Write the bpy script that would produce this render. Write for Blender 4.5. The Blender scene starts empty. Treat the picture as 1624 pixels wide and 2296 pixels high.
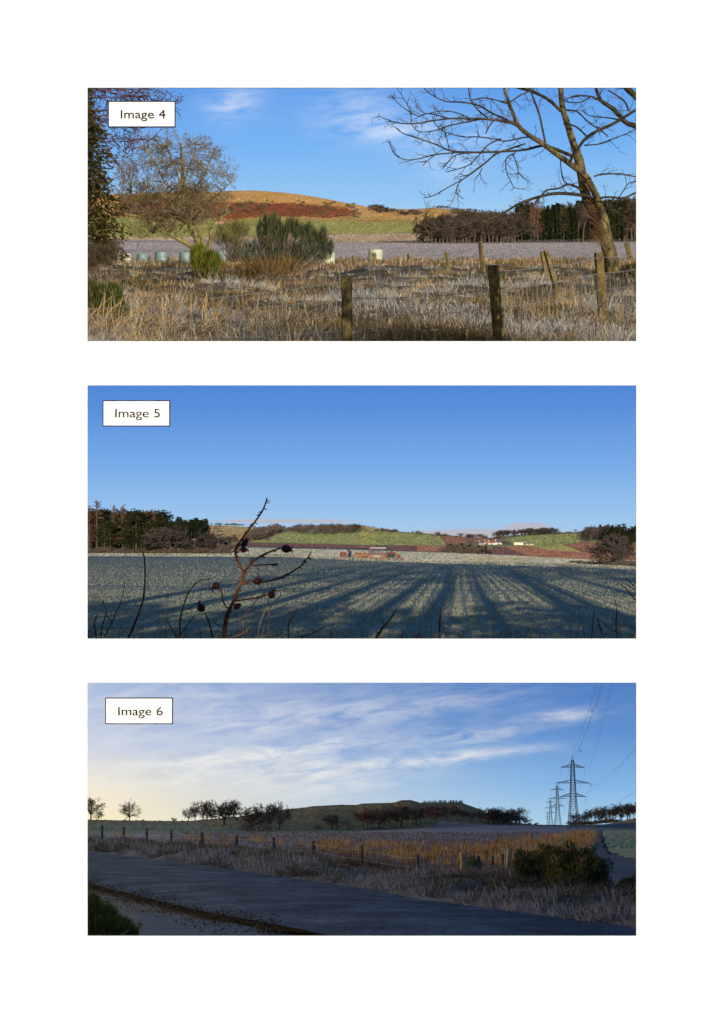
import bpy, math, random
import numpy as np
from mathutils import Matrix, Vector

# ------------------------------------------------------------------ camera
F = 4284.0                     # focal length in page units (page 1624 x 2296)
CX, CY = 812.0, 1148.0
sc = bpy.context.scene
cam = bpy.data.objects.new('camera', bpy.data.cameras.new('camera'))
sc.collection.objects.link(cam)
cam.rotation_euler = (math.radians(90), 0, 0)
cam.data.sensor_fit = 'VERTICAL'
cam.data.sensor_height = 36.0
cam.data.lens = 36.0 * F / 2296.0
cam.data.clip_start = 0.05
cam.data.clip_end = 30000
sc.camera = cam

# the three places: horizon row on the page, eye height above the ground
H = {4: 534.0, 5: 1228.0, 6: 1846.0}
EYE = {4: 1.6, 5: 1.6, 6: 1.4}
PITCH = {k: math.atan((CY - H[k]) / F) for k in H}
ROT = {k: Matrix.Rotation(PITCH[k], 4, 'X') for k in H}
M = {k: ROT[k] @ Matrix.Translation((0, 0, -EYE[k])) for k in H}

# ------------------------------------------------------------------ world, suns, exposure
w = bpy.data.worlds.new('World'); sc.world = w; w.use_nodes = True
nt = w.node_tree
bg = nt.nodes['Background']
sky = nt.nodes.new('ShaderNodeTexSky'); sky.sky_type = 'NISHITA'; sky.sun_disc = False
sky.sun_elevation = math.radians(12); sky.sun_rotation = math.radians(183)
nt.links.new(sky.outputs[0], bg.inputs[0]); bg.inputs[1].default_value = 0.12
sc.view_settings.view_transform = 'Standard'
sc.view_settings.look = 'None'
sc.view_settings.exposure = 0.0
sc.view_settings.gamma = 1.0

COL = {}
for k, n in ((4, 'top_place'), (5, 'middle_place'), (6, 'bottom_place'), (0, 'page'), (9, 'skies')):
    COL[k] = bpy.data.collections.new(n); sc.collection.children.link(COL[k])
RECV = {k: bpy.data.collections.new('lit_by_sun_%d' % k) for k in (4, 5, 6)}
SUN = {}
def sun(k, toward, strength, color, angle):
    L = bpy.data.lights.new('sun', 'SUN'); L.energy = strength; L.color = color; L.angle = math.radians(angle)
    o = bpy.data.objects.new('sun', L); sc.collection.objects.link(o)
    v = ROT[k] @ Vector(toward).normalized()
    o.rotation_euler = (-v).to_track_quat('-Z', 'Y').to_euler()
    o.location = v * 30
    SUN[k] = o
def az_el(az, el):     # azimuth measured from straight behind the viewer, positive to the right
    a, e = math.radians(az), math.radians(el)
    return (math.sin(a) * math.cos(e), -math.cos(a) * math.cos(e), math.sin(e))
sun(4, az_el(38, 14), 5.0, (1.0, 0.91, 0.77), 0.5)
sun(5, az_el(-3.05, 8.5), 5.0, (1.0, 0.88, 0.70), 0.32)
sun(6, az_el(-106, 6.0), 2.6, (1.0, 0.70, 0.40), 0.5)

# ------------------------------------------------------------------ coordinates
def pix(k, X, Y, d):
    r = ROT[k].inverted() @ Vector(((X - CX) / F, 1.0, (CY - Y) / F))
    r = r * (d / r.y)
    return Vector((r.x, r.y, r.z + EYE[k]))
def gd(k, Y):              # distance of the flat ground seen at page row Y
    r = ROT[k].inverted() @ Vector((0, 1.0, (CY - Y) / F))
    return -EYE[k] * r.y / r.z
def zc(x0, y0, s):
    return lambda x, y: (x0 + s * x, y0 + s * y)
R1 = zc(190.6, 190.6, .3832); R2 = zc(807.3, 190.6, .3866)
R3 = zc(190.6, 1098.8, .3832); R4 = zc(807.3, 1098.8, .3866)
R5 = zc(190.6, 1524.8, .3832); R6 = zc(807.3, 1524.8, .3866)
R7 = zc(728.8, 1205.3, .1243)

# ------------------------------------------------------------------ mesh helpers
def mk_mesh(name, V, groups, mats=None, fm=None, smooth=False, tint=None):
    """groups: list of int arrays (n,3) or (n,4)"""
    me = bpy.data.meshes.new(name)
    V = np.asarray(V, dtype=np.float32)
    groups = [np.asarray(g, dtype=np.int32) for g in groups if len(g)]
    nl = sum(g.size for g in groups); npoly = sum(len(g) for g in groups)
    me.vertices.add(len(V)); me.vertices.foreach_set('co', V.ravel())
    me.loops.add(nl); me.polygons.add(npoly)
    me.loops.foreach_set('vertex_index', np.concatenate([g.ravel() for g in groups]))
    tot = np.concatenate([np.full(len(g), g.shape[1], np.int32) for g in groups])
    st = np.concatenate([[0], np.cumsum(tot)[:-1]]).astype(np.int32)
    me.polygons.foreach_set('loop_start', st)
    if fm is not None:
        me.polygons.foreach_set('material_index', np.asarray(fm, np.int32))
    me.polygons.foreach_set('use_smooth', np.full(npoly, smooth, bool))
    if tint is not None:
        at = me.attributes.new('tint', 'FLOAT', 'POINT'); at.data.foreach_set('value', np.asarray(tint, np.float32))
    for m in (mats or []): me.materials.append(m)
    me.update(calc_edges=True); me.validate()
    return me

class MB:
    """collects boxes, discs, tubes into one mesh"""
    def __init__(s): s.V = []; s.q = []; s.t = []; s.n = 0
    def add(s, V, q=(), t=()):
        V = np.asarray(V, float); s.V.append(V)
        if len(q): s.q.append(np.asarray(q) + s.n)
        if len(t): s.t.append(np.asarray(t) + s.n)
        s.n += len(V); return s
    def box(s, a, b, M4=None, taper=1.0):
        (x0, y0, z0), (x1, y1, z1) = a, b
        cx, cy = (x0 + x1) / 2, (y0 + y1) / 2
        f = lambda x, y: (cx + (x - cx) * taper, cy + (y - cy) * taper)
        V = [(x0, y0, z0), (x1, y0, z0), (x1, y1, z0), (x0, y1, z0)] + [f(x, y) + (z1,) for x, y in ((x0, y0), (x1, y0), (x1, y1), (x0, y1))]
        if M4 is not None: V = [tuple(M4 @ Vector(v)) for v in V]
        return s.add(V, [(0, 3, 2, 1), (4, 5, 6, 7), (0, 1, 5, 4), (1, 2, 6, 5), (2, 3, 7, 6), (3, 0, 4, 7)])
    def segs(s, S, sides=4):
        V, q = seg_geo(S, sides); return s.add(V, q)
    def mesh(s, name, mat, smooth=False):
        g = []
        if s.q: g.append(np.concatenate(s.q))
        if s.t: g.append(np.concatenate(s.t))
        return mk_mesh(name, np.concatenate(s.V), g, [mat], None, smooth)

def seg_geo(S, sides=4):
    S = np.asarray(S, float).reshape(-1, 8)
    p0, p1, r0, r1 = S[:, 0:3], S[:, 3:6], S[:, 6], S[:, 7]
    d = p1 - p0; L = np.linalg.norm(d, axis=1, keepdims=True) + 1e-9; d = d / L
    ref = np.where(np.abs(d[:, 2:3]) > .9, np.array([[1., 0, 0]]), np.array([[0, 0, 1.]]))
    a = np.cross(d, ref); a /= np.linalg.norm(a, axis=1, keepdims=True) + 1e-9
    b = np.cross(d, a)
    p1 = p1 + d * r1[:, None] * .5
    ang = np.arange(sides) * 2 * math.pi / sides
    ring = a[:, None, :] * np.cos(ang)[None, :, None] + b[:, None, :] * np.sin(ang)[None, :, None]
    V = np.concatenate([p0[:, None, :] + ring * r0[:, None, None], p1[:, None, :] + ring * r1[:, None, None]], axis=1)
    n = len(S); base = (np.arange(n) * 2 * sides)[:, None]
    qs = []
    for i in range(sides):
        j = (i + 1) % sides
        qs.append(base + np.array([[i, j, sides + j, sides + i]]))
    return V.reshape(-1, 3), np.concatenate(qs)

def seg_mesh(name, S, mat, sides=4, smooth=True):
    V, q = seg_geo(S, sides)
    return mk_mesh(name, V, [q], [mat], None, smooth)

def poly_segs(pts):        # pts: list of (Vector, radius)
    out = []
    for (a, ra), (b, rb) in zip(pts[:-1], pts[1:]):
        out.append((a[0], a[1], a[2], b[0], b[1], b[2], ra, rb))
    return out

def tube_mesh(name, pts, mat, sides=8, rough=0.0, seed=1):
    """one continuous skin along a smoothed path, capped"""
    rng = np.random.default_rng(seed)
    P = np.array([[*p] for p, r in pts], float); Rr = np.array([r for p, r in pts], float)
    n = len(P); m = max(2, (n - 1) * 4 + 1)
    t = np.linspace(0, n - 1, m); i = np.clip(t.astype(int), 0, n - 2); u = (t - i)[:, None]
    g = lambda j: P[np.clip(j, 0, n - 1)]
    p0, p1, p2, p3 = g(i - 1), g(i), g(i + 1), g(i + 2)
    C = .5 * (2 * p1 + (p2 - p0) * u + (2 * p0 - 5 * p1 + 4 * p2 - p3) * u ** 2 + (3 * p1 - p0 - 3 * p2 + p3) * u ** 3)
    Rs = np.interp(t, np.arange(n), Rr)
    T = np.gradient(C, axis=0); T /= np.linalg.norm(T, axis=1, keepdims=True) + 1e-9
    a = np.cross(T, [0.31, .9, .2]); a /= np.linalg.norm(a, axis=1, keepdims=True)
    b = np.cross(T, a)
    ang = np.arange(sides) * 2 * math.pi / sides
    rad = Rs[:, None] * (1 + rough * rng.normal(size=(m, sides)))
    V = C[:, None, :] + (a[:, None, :] * np.cos(ang)[None, :, None] + b[:, None, :] * np.sin(ang)[None, :, None]) * rad[:, :, None]
    q = []
    for s_ in range(sides):
        j = (s_ + 1) % sides
        ii = np.arange(m - 1) * sides
        q.append(np.stack([ii + s_, ii + j, ii + sides + j, ii + sides + s_], 1))
    V = np.concatenate([V.reshape(-1, 3), C[:1], C[-1:]])
    tr = [(m * sides, (s_ + 1) % sides, s_) for s_ in range(sides)] + [(m * sides + 1, (m - 1) * sides + s_, (m - 1) * sides + (s_ + 1) % sides) for s_ in range(sides)]
    return mk_mesh(name, V, [np.concatenate(q), np.array(tr)], [mat], None, True)

def blade_geo(P, L, W, lean, rng, up=None, flat=0.0, az=None):
    """P (n,3) roots; returns verts, quads, tris of bent grass blades"""
    n = len(P); a = rng.uniform(0, 2 * math.pi, n); b = rng.uniform(0, 2 * math.pi, n) if az is None else az + rng.normal(0, .45, n)
    s = np.stack([np.cos(a), np.sin(a), np.zeros(n)], 1) * (W / 2)[:, None]
    if up is None:
        l = np.stack([np.cos(b), np.sin(b), np.zeros(n)], 1) * (lean * L)[:, None]
        u = np.stack([np.zeros(n), np.zeros(n), L * np.sqrt(np.maximum(.05, 1 - np.minimum(lean, .95) ** 2))], 1)
        mid = P + u * .62 + l * .38; tip = P + u * (1 - flat) + l
    else:
        u = up * L[:, None]; mid = P + u * .5; tip = P + u
    V = np.stack([P - s, P + s, mid + s * .75, mid - s * .75, tip], 1).reshape(-1, 3)
    k = (np.arange(n) * 5)[:, None]
    return V, k + np.array([[0, 1, 2, 3]]), k + np.array([[3, 2, 4]])

def leaf_geo(P, size, rng, D=None, wide=.5):
    n = len(P)
    if D is None: D = rng.normal(size=(n, 3))
    D = D / (np.linalg.norm(D, axis=1, keepdims=True) + 1e-9)
    s = np.cross(D, rng.normal(size=(n, 3))); s /= np.linalg.norm(s, axis=1, keepdims=True) + 1e-9
    s = s * (size * wide * .5)[:, None]
    V = np.stack([P - s, P + s, P + D * size[:, None]], 1).reshape(-1, 3)
    return V, (np.arange(n) * 3)[:, None] + np.array([[0, 1, 2]])

# ------------------------------------------------------------------ objects
def setp(o, label=None, cat=None, group=None, kind=None):
    if label: o['label'] = label
    if cat: o['category'] = cat
    if group: o['group'] = group
    if kind: o['kind'] = kind
    return o
def link(o, k): COL[k].objects.link(o); return o
def base_mat(k, pos, rz=0.0, scale=1.0, tilt=None):
    m = M[k] @ Matrix.Translation(Vector(pos)) @ Matrix.Rotation(rz, 4, 'Z')
    if tilt is not None: m = m @ Matrix.Rotation(tilt[0], 4, 'X') @ Matrix.Rotation(tilt[1], 4, 'Y')
    s = scale if isinstance(scale, tuple) else (scale,) * 3
    return m @ Matrix.Diagonal((*s, 1))
def thing(name, label, cat, k, pos, rz=0.0, scale=1.0, group=None):
    o = bpy.data.objects.new(name, None); o.empty_display_size = .2
    link(o, k); o.matrix_world = base_mat(k, pos, rz, scale)
    return setp(o, label, cat, group)
def part(name, me, parent, k, loc=(0, 0, 0), rot=(0, 0, 0), label=None, kind=None):
    o = bpy.data.objects.new(name, me); link(o, k); o.parent = parent
    o.location = loc; o.rotation_euler = rot
    return setp(o, label, None, None, kind)
def solo(name, me, k, pos, label=None, cat=None, group=None, kind=None, rz=0.0, scale=1.0, tilt=None):
    o = bpy.data.objects.new(name, me); link(o, k); o.matrix_world = base_mat(k, pos, rz, scale, tilt)
    return setp(o, label, cat, group, kind)
ORD = ['first', 'second', 'third', 'fourth', 'fifth', 'sixth', 'seventh', 'eighth', 'ninth', 'tenth', 'eleventh', 'twelfth', 'thirteenth', 'fourteenth', 'fifteenth', 'sixteenth', 'seventeenth', 'eighteenth', 'nineteenth', 'twentieth'] + ['twenty-' + s for s in ('first', 'second', 'third', 'fourth', 'fifth', 'sixth', 'seventh', 'eighth', 'ninth')] + ['thirtieth']
PIC = {4: 'top picture', 5: 'middle picture', 6: 'bottom picture'}

# ------------------------------------------------------------------ materials
def srgb(r, g, b): return tuple(((c / 255) / 12.92 if c / 255 <= .04045 else ((c / 255 + .055) / 1.055) ** 2.4) for c in (r, g, b))
class N:
    def __init__(s, name):
        s.m = bpy.data.materials.new(name); s.m.use_nodes = True
        s.t = s.m.node_tree; s.t.nodes.clear()
        s.out = s.t.nodes.new('ShaderNodeOutputMaterial')
    def n(s, typ, **kw):
        x = s.t.nodes.new(typ)
        for a, v in kw.items(): setattr(x, a, v)
        return x
    def l(s, a, b): s.t.links.new(a, b)
    def math(s, op, a, b=None, c=None, clamp=False):
        x = s.n('ShaderNodeMath', operation=op, use_clamp=clamp)
        for i, v in enumerate((a, b, c)):
            if v is None: continue
            if isinstance(v, (int, float)): x.inputs[i].default_value = v
            else: s.l(v, x.inputs[i])
        return x.outputs[0]
    def ramp(s, fac, stops, interp='LINEAR'):
        x = s.n('ShaderNodeValToRGB'); x.color_ramp.interpolation = interp
        e = x.color_ramp.elements
        while len(e) < len(stops): e.new(.5)
        for el, (p, c) in zip(e, stops): el.position = p; el.color = (*c, 1)
        s.l(fac, x.inputs[0]); return x.outputs[0]
    def mix(s, fac, a, b, blend='MIX'):
        x = s.n('ShaderNodeMix', data_type='RGBA', blend_type=blend)
        for i, v in ((0, fac), (6, a), (7, b)):
            if isinstance(v, (int, float)): x.inputs[i].default_value = v
            elif isinstance(v, tuple): x.inputs[i].default_value = (*v, 1)
            else: s.l(v, x.inputs[i])
        return x.outputs[2]
    def noise(s, vec, scale, detail=5, rough=.55, dist=0.0):
        x = s.n('ShaderNodeTexNoise'); x.inputs['Scale'].default_value = scale; x.inputs['Detail'].default_value = detail
        x.inputs['Roughness'].default_value = rough; x.inputs['Distortion'].default_value = dist
        if vec is not None: s.l(vec, x.inputs['Vector'])
        return x.outputs['Fac']
    def coord(s): return s.n('ShaderNodeTexCoord').outputs['Object']
    def mapping(s, vec, scale=(1, 1, 1), rot=(0, 0, 0)):
        x = s.n('ShaderNodeMapping'); s.l(vec, x.inputs[0]); x.inputs['Scale'].default_value = scale; x.inputs['Rotation'].default_value = rot
        return x.outputs[0]
    def principled(s, col, rough=.9, spec=.2, bump=None, bumpd=.05):
        x = s.n('ShaderNodeBsdfPrincipled'); x.inputs['Roughness'].default_value = rough; x.inputs['Specular IOR Level'].default_value = spec
        if isinstance(col, tuple): x.inputs[0].default_value = (*col, 1)
        else: s.l(col, x.inputs[0])
        if bump is not None:
            b = s.n('ShaderNodeBump'); b.inputs['Strength'].default_value = 1.0; b.inputs['Distance'].default_value = bumpd
            s.l(bump, b.inputs['Height']); s.l(b.outputs[0], x.inputs['Normal'])
        s.l(x.outputs[0], s.out.inputs[0]); return x

def land(name, c1, c2, c3=None, scale=.05, fine=1.0, bumpd=.2, stripes=None, aniso=(1, 1, 1), rough=.95):
    m = N(name); v = m.mapping(m.coord(), aniso)
    n1 = m.noise(v, scale, 6, .6); n2 = m.noise(v, fine, 6, .7)
    s_ = m.math('ADD', m.math('MULTIPLY', n1, .6), m.math('MULTIPLY', n2, .4))
    stops = [(.36, c1), (.52, c2), (.66, c3 or c1)]
    col = m.ramp(s_, stops)
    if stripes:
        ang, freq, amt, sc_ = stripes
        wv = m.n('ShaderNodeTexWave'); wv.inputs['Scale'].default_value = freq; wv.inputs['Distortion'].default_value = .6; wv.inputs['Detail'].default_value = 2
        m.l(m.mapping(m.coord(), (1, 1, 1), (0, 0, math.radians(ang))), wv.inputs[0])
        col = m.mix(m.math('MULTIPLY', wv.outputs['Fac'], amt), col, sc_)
    m.principled(col, rough, .1, n2, bumpd)
    return m.m

def leafy(name, cols, trans=.3, rough=.8, tint=0.0):
    """colour varies per leaf / blade, and per tuft where a tint is stored"""
    m = N(name)
    g = m.n('ShaderNodeNewGeometry')
    st = [(i / max(1, len(cols) - 1), c) for i, c in enumerate(cols)]
    f = g.outputs['Random Per Island']
    if tint:
        a = m.n('ShaderNodeAttribute'); a.attribute_name = 'tint'
        f = m.math('ADD', m.math('MULTIPLY', f, 1 - tint), m.math('MULTIPLY', a.outputs['Fac'], tint))
    c = m.ramp(f, st)
    if trans > 0:
        d = m.n('ShaderNodeBsdfDiffuse'); t = m.n('ShaderNodeBsdfTranslucent'); x = m.n('ShaderNodeMixShader')
        m.l(c, d.inputs[0]); m.l(c, t.inputs[0]); x.inputs[0].default_value = trans
        m.l(d.outputs[0], x.inputs[1]); m.l(t.outputs[0], x.inputs[2]); m.l(x.outputs[0], m.out.inputs[0])
    else: m.principled(c, rough, .2)
    return m.m

def bark(name, c1, c2, scale=3.0, bumpd=.03, lo=.42, hi=.6):
    m = N(name); v = m.mapping(m.coord(), (1, 1, .5))
    n = m.noise(v, scale, 8, .7); n2 = m.noise(m.coord(), scale * 5, 4, .7)
    c = m.ramp(m.math('ADD', m.math('MULTIPLY', n, .7), m.math('MULTIPLY', n2, .3)), [(lo, c1), (hi, c2)])
    m.principled(c, .9, .2, n2, bumpd); return m.m

def plain(name, c, rough=.7, var=.25, scale=2.0, spec=.3):
    m = N(name); n = m.noise(m.coord(), scale, 5, .6)
    d = tuple(x * (1 - var) for x in c); u = tuple(min(1, x * (1 + var)) for x in c)
    m.principled(m.ramp(n, [(.3, d), (.7, u)]), rough, spec, n, .01); return m.m

# ------------------------------------------------------------------ terrain as a loft between land boundaries
def pl(poly, X):
    xs = [p[0] for p in poly]; return np.interp(X, xs, [p[1] for p in poly])
BND = {4: [], 5: [], 6: []}
def boundary(k, Ypoly, d='flat'):
    BND[k].append((Ypoly, d))
def bnd_at(k, i, X):
    Yp, d = BND[k][i]
    Y = pl(Yp, X) if isinstance(Yp, list) else np.full(np.shape(X), float(Yp))
    if isinstance(d, str):
        v = (Y - CY) / F; p = PITCH[k]
        D = EYE[k] * (math.cos(p) - v * math.sin(p)) / (math.sin(p) + v * math.cos(p))
    elif isinstance(d, list): D = pl(d, X)
    else: D = np.full(np.shape(X), float(d))
    return Y, D
def loc_arr(k, X, Y, D):
    v = -(Y - CY) / F; u = (X - CX) / F; p = PITCH[k]
    ry = math.cos(p) + v * math.sin(p); rz = -math.sin(p) + v * math.cos(p)
    s = D / ry
    return np.stack([u * s, D, rz * s + EYE[k]], -1)
RF = [(-900, 1860), (-300, 1880), (0, 1894), (196, 1913), (420, 1942), (574, 1965), (813, 2003), (923, 2026), (1117, 2053), (1310, 2080), (1426, 2096), (1700, 2140), (1800, 2156)]   # far edge of the lane
RN = [(-900, 1880), (-300, 1915), (0, 1950), (196, 1990), (305, 2019), (440, 2054), (574, 2080), (670, 2099), (800, 2130), (900, 2150)]   # near edge
FY = [(-900, 1858), (0, 1868), (196, 1880), (452, 1902), (614, 1911), (811, 1938), (936, 1955), (1075, 1958), (1300, 1985), (1800, 2040)]   # roadside fence
def hz(k, P):              # small humps of the ground
    x, y = P[..., 0], P[..., 1]
    if k == 4:
        a = np.clip((130 - y) / 30, 0, 1) * np.clip((y - 27) / 6, 0, 1) * .10
        return a * (np.sin(x * .9 + 1.3 * np.sin(y * .31)) + np.sin(y * .45 + 1.7 * np.sin(x * .6)) + .6 * np.sin(x * 2.3 + y * .8))
    if k == 6:
        yy = np.maximum(y, 1.0); Xp = CX + F * x / yy; Yp = H[6] + F * EYE[6] / yy
        rf, fy = pl(RF, Xp), pl(FY, Xp); t = np.clip((rf - Yp) / np.maximum(4, rf - fy), 0, 1)
        lump = np.sin(x * 2.3 + 1.5 * np.sin(y * .9)) * np.sin(y * 1.1 + 1.2 * np.sin(x * 1.4)) + .6 * np.sin(x * 4.1 + y * 2.3)
        return np.where(Yp > rf, -.02, (.20 + .10 * lump) * np.sin(math.pi * t) * np.clip((150 - y) / 60, 0, 1))
    return 0 * x
def surf(k, X, Y, hump=True):
    """point of the ground of place k seen at page pixel X, Y (visible land strips only)"""
    n = len(BND[k])
    for i in range(1, n - 1):
        ya, da = bnd_at(k, i, X); yb, db = bnd_at(k, i + 1, X)
        if ya >= Y >= yb:
            t = (ya - Y) / max(1e-6, ya - yb)
            D = 1 / ((1 - t) / da + t / db)
            P = loc_arr(k, np.float64(X), np.float64(Y), D)
            if hump and i == 1: P[2] += hz(k, P)
            return Vector(P)
    return pix(k, X, Y, float(bnd_at(k, n - 2, X)[1]))
XS = np.concatenate([np.arange(-900, 180, 40), np.arange(180, 1450, 4), np.arange(1450, 2560, 40)]).astype(float)
def inpoly(X, Y, poly):
    r = np.zeros(X.shape, bool); n = len(poly)
    for i in range(n):
        x0, y0 = poly[i]; x1, y1 = poly[(i + 1) % n]
        if y0 == y1: continue
        c = ((y0 > Y) != (y1 > Y)) & (X < (x1 - x0) * (Y - y0) / (y1 - y0) + x0)
        r ^= c
    return r
def strip(k, name, i, j, rows, mats, patches=(), amp=0.0, seed=0, hump=False):
    """land between boundary i and j; patches: (material index, page polygon)"""
    rng = np.random.default_rng(seed); P = []; YY = []
    for b in range(i, j):
        ya, da = bnd_at(k, b, XS); yb, db = bnd_at(k, b + 1, XS)
        nn = rows[b - i] if isinstance(rows, list) else rows
        for t in np.linspace(0, 1, nn + 1)[(1 if P else 0):]:
            Y = ya + (yb - ya) * t; D = 1 / ((1 - t) / da + t / db)
            P.append(loc_arr(k, XS, Y, D)); YY.append(Y)
    P = np.array(P); YY = np.array(YY)
    if hump: P[..., 2] += hz(k, P)
    if amp: P[1:-1, :, 2] += amp * rng.normal(size=P[1:-1, :, 2].shape)
    r, c = P.shape[:2]
    idx = np.arange(r * c).reshape(r, c)
    q = np.stack([idx[:-1, :-1], idx[:-1, 1:], idx[1:, 1:], idx[1:, :-1]], -1).reshape(-1, 4)
    fm = np.zeros((r - 1, c - 1), int)
    if patches:
        Xc = np.broadcast_to((XS[:-1] + XS[1:]) / 2, (r - 1, c - 1)); Yc = (YY[:-1, :-1] + YY[1:, 1:]) / 2
        for mi, poly in patches: fm[inpoly(Xc, Yc, poly)] = mi
    me = mk_mesh(name, P.reshape(-1, 3), [q], mats, fm.ravel(), True)
    return solo(name, me, k, (0, 0, 0), kind='structure')

def surf_arr(k, X, Y):
    n = len(BND[k]); D = np.full(X.shape, np.nan)
    for i in range(1, n - 1):
        ya, da = bnd_at(k, i, X); yb, db = bnd_at(k, i + 1, X)
        m_ = (ya >= Y) & (Y >= yb) & np.isnan(D); t = (ya - Y) / np.maximum(1e-6, ya - yb)
        D = np.where(m_, 1 / ((1 - t) / da + t / db), D)
    D = np.where(np.isnan(D), bnd_at(k, 1, X)[1], D)
    P = loc_arr(k, X, Y, D); P[:, 2] += hz(k, P)
    return P
def rnd_ground(k, rng, n, X0, X1, Y0, Y1, ok=None):
    """random ground points, even over the visible strip"""
    X = rng.uniform(X0, X1, n); Y = rng.uniform(Y0, Y1, n)
    if ok is not None:
        m_ = ok(X, Y); X, Y = X[m_], Y[m_]
    return X, Y, surf_arr(k, X, Y)

def cover(k, name, label, polys, n, hpx, wpx, cols, seed, cat='grass', lean=(.1, .7), trans=.15):
    """short rough growth over far land: upright tufts that catch the low sun; polys are page polygons"""
    rng = np.random.default_rng(seed); A = []
    for poly in polys:
        xs = [p[0] for p in poly]; ys = [p[1] for p in poly]; m_ = 0
        area = (max(xs) - min(xs)) * (max(ys) - min(ys))
        X = rng.uniform(min(xs), max(xs), int(n * area / 1000.0)); Y = rng.uniform(min(ys), max(ys), len(X)); kp = inpoly(X, Y, poly)
        A.append((X[kp], Y[kp]))
    X = np.concatenate([a[0] for a in A]); Y = np.concatenate([a[1] for a in A]); P = surf_arr(k, X, Y); d = P[:, 1] / F; n = len(X)
    V, q, t = blade_geo(P, hpx * d * rng.uniform(.5, 1.3, n), wpx * d * rng.uniform(.6, 1.4, n), rng.uniform(*lean, n), rng)
    tone = np.clip(.5 + .2 * np.sin(X * .021 + 3 * np.sin(Y * .07)) + .2 * np.sin(X * .067 + Y * .23 + 2 * np.sin(X * .013)) + .16 * np.sin(X * .19 + 2.5 * np.sin(Y * .31)) + rng.normal(0, .12, n), 0, 1)
    return solo(name, mk_mesh(name, V, [q, t], [leafy(name, cols, trans, .8, .7)], None, False, np.repeat(tone, 5)), k, (0, 0, 0), label, cat, kind='stuff')

# ------------------------------------------------------------------ sky of each place
def sky_mesh(k, Rr, top, ceil_to):
    az = np.linspace(-.62, .62, 41); rows = [(Rr, -.06), (Rr, 0.0)] + [(Rr, e) for e in np.linspace(.01, top, 14)]
    rows += [(r, top) for r in ceil_to]
    P = []
    for r, e in rows:
        P.append(np.stack([np.sin(az) * r, np.cos(az) * r, np.full(41, EYE[k] + e * r)], -1))
    P = np.array(P); r, c = P.shape[:2]; idx = np.arange(r * c).reshape(r, c)
    q = np.stack([idx[:-1, :-1], idx[:-1, 1:], idx[1:, 1:], idx[1:, :-1]], -1).reshape(-1, 4)
    return P.reshape(-1, 3), q
def sky_sheet(k, top, ceil_to, stops, clouds, left=None, strength=1.0, span=400.0, wisps=0.0, wcol=(1, 1, 1)):
    m = N('sky_%d' % k); co = m.coord(); sp = m.n('ShaderNodeSeparateXYZ'); m.l(co, sp.inputs[0])
    u = m.math('MULTIPLY', m.math('DIVIDE', sp.outputs[0], sp.outputs[1]), F)
    v = m.math('MULTIPLY', m.math('DIVIDE', m.math('SUBTRACT', sp.outputs[2], EYE[k]), sp.outputs[1]), F)
    el = m.math('DIVIDE', v, span, clamp=True)
    col = m.ramp(el, stops)
    if left:
        fx = m.math('SUBTRACT', 1.0, m.math('DIVIDE', m.math('ADD', u, 640.0), 1150.0), clamp=True)
        fx = m.math('POWER', fx, 1.5)
        col = m.mix(fx, col, m.ramp(el, left))
    cb = m.n('ShaderNodeCombineXYZ'); m.l(m.math('MULTIPLY', u, .004), cb.inputs[0]); m.l(m.math('MULTIPLY', m.math('SUBTRACT', v, m.math('MULTIPLY', u, .10)), .018), cb.inputs[1])
    nz = m.noise(cb.outputs[0], 2.0, 10, .66, .5)
    dens = None
    for (X0, Y0, su, sv, amt) in clouds:
        a = m.math('POWER', m.math('DIVIDE', m.math('SUBTRACT', u, X0 - CX), su), 2.0)
        b = m.math('POWER', m.math('DIVIDE', m.math('SUBTRACT', m.math('SUBTRACT', v, H[k] - Y0), m.math('MULTIPLY', m.math('SUBTRACT', u, X0 - CX), .10 if k == 6 else 0.0)), sv), 2.0)
        g = m.math('MULTIPLY', m.math('EXPONENT', m.math('MULTIPLY', m.math('ADD', a, b), -1.0)), amt)
        dens = g if dens is None else m.math('ADD', dens, g)
    if wisps:
        dens = m.math('ADD', dens, m.math('MULTIPLY', m.math('SUBTRACT', 1.0, m.math('DIVIDE', m.math('ADD', u, 600.0), 1300.0), clamp=True), wisps))
    if dens is not None:
        mask = m.math('MULTIPLY', dens, m.math('MULTIPLY', m.math('SUBTRACT', nz, .36 if k != 5 else .22), 3.4, clamp=True), clamp=True)
        wc = wcol
        if left: wc = m.mix(m.math('MULTIPLY', m.math('SUBTRACT', 1.0, m.math('DIVIDE', v, 170.0), clamp=True), fx), wcol, (1.0, .93, .72))
        col = m.mix(mask, col, wc)
    e = m.n('ShaderNodeEmission'); m.l(col, e.inputs[0]); e.inputs[1].default_value = strength
    m.l(e.outputs[0], m.out.inputs[0])
    m.m.cycles.emission_sampling = 'NONE'
    V, q = sky_mesh(k, 9000.0, top, ceil_to)
    o = bpy.data.objects.new('sky', mk_mesh('sky', V, [q], [m.m], None, True)); COL[9].objects.link(o); o.matrix_world = M[k]
    o['kind'] = 'structure'
sky_sheet(4, .42, [], [(0, srgb(178, 216, 240)), (.22, srgb(150, 199, 242)), (.5, srgb(120, 180, 243)), (.85, srgb(96, 158, 234)), (1, srgb(90, 150, 228))],
          [(530, 235, 60, 45, .5), (810, 255, 110, 60, .35), (1000, 320, 130, 40, .3), (1000, 375, 60, 30, .35), (900, 300, 120, 20, .3)])
sky_sheet(5, .0925, [4000, 1200, 400, 100, 20, 4.2], [(0, srgb(176, 205, 228)), (.16, srgb(158, 198, 236)), (.45, srgb(122, 172, 232)), (.8, srgb(88, 142, 218)), (1, srgb(78, 130, 208))],
          [(1184, 1184, 34, 8, 5), (1090, 1195, 110, 6, 5), (640, 1168, 120, 3, 3)], wcol=srgb(184, 186, 200))
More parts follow.
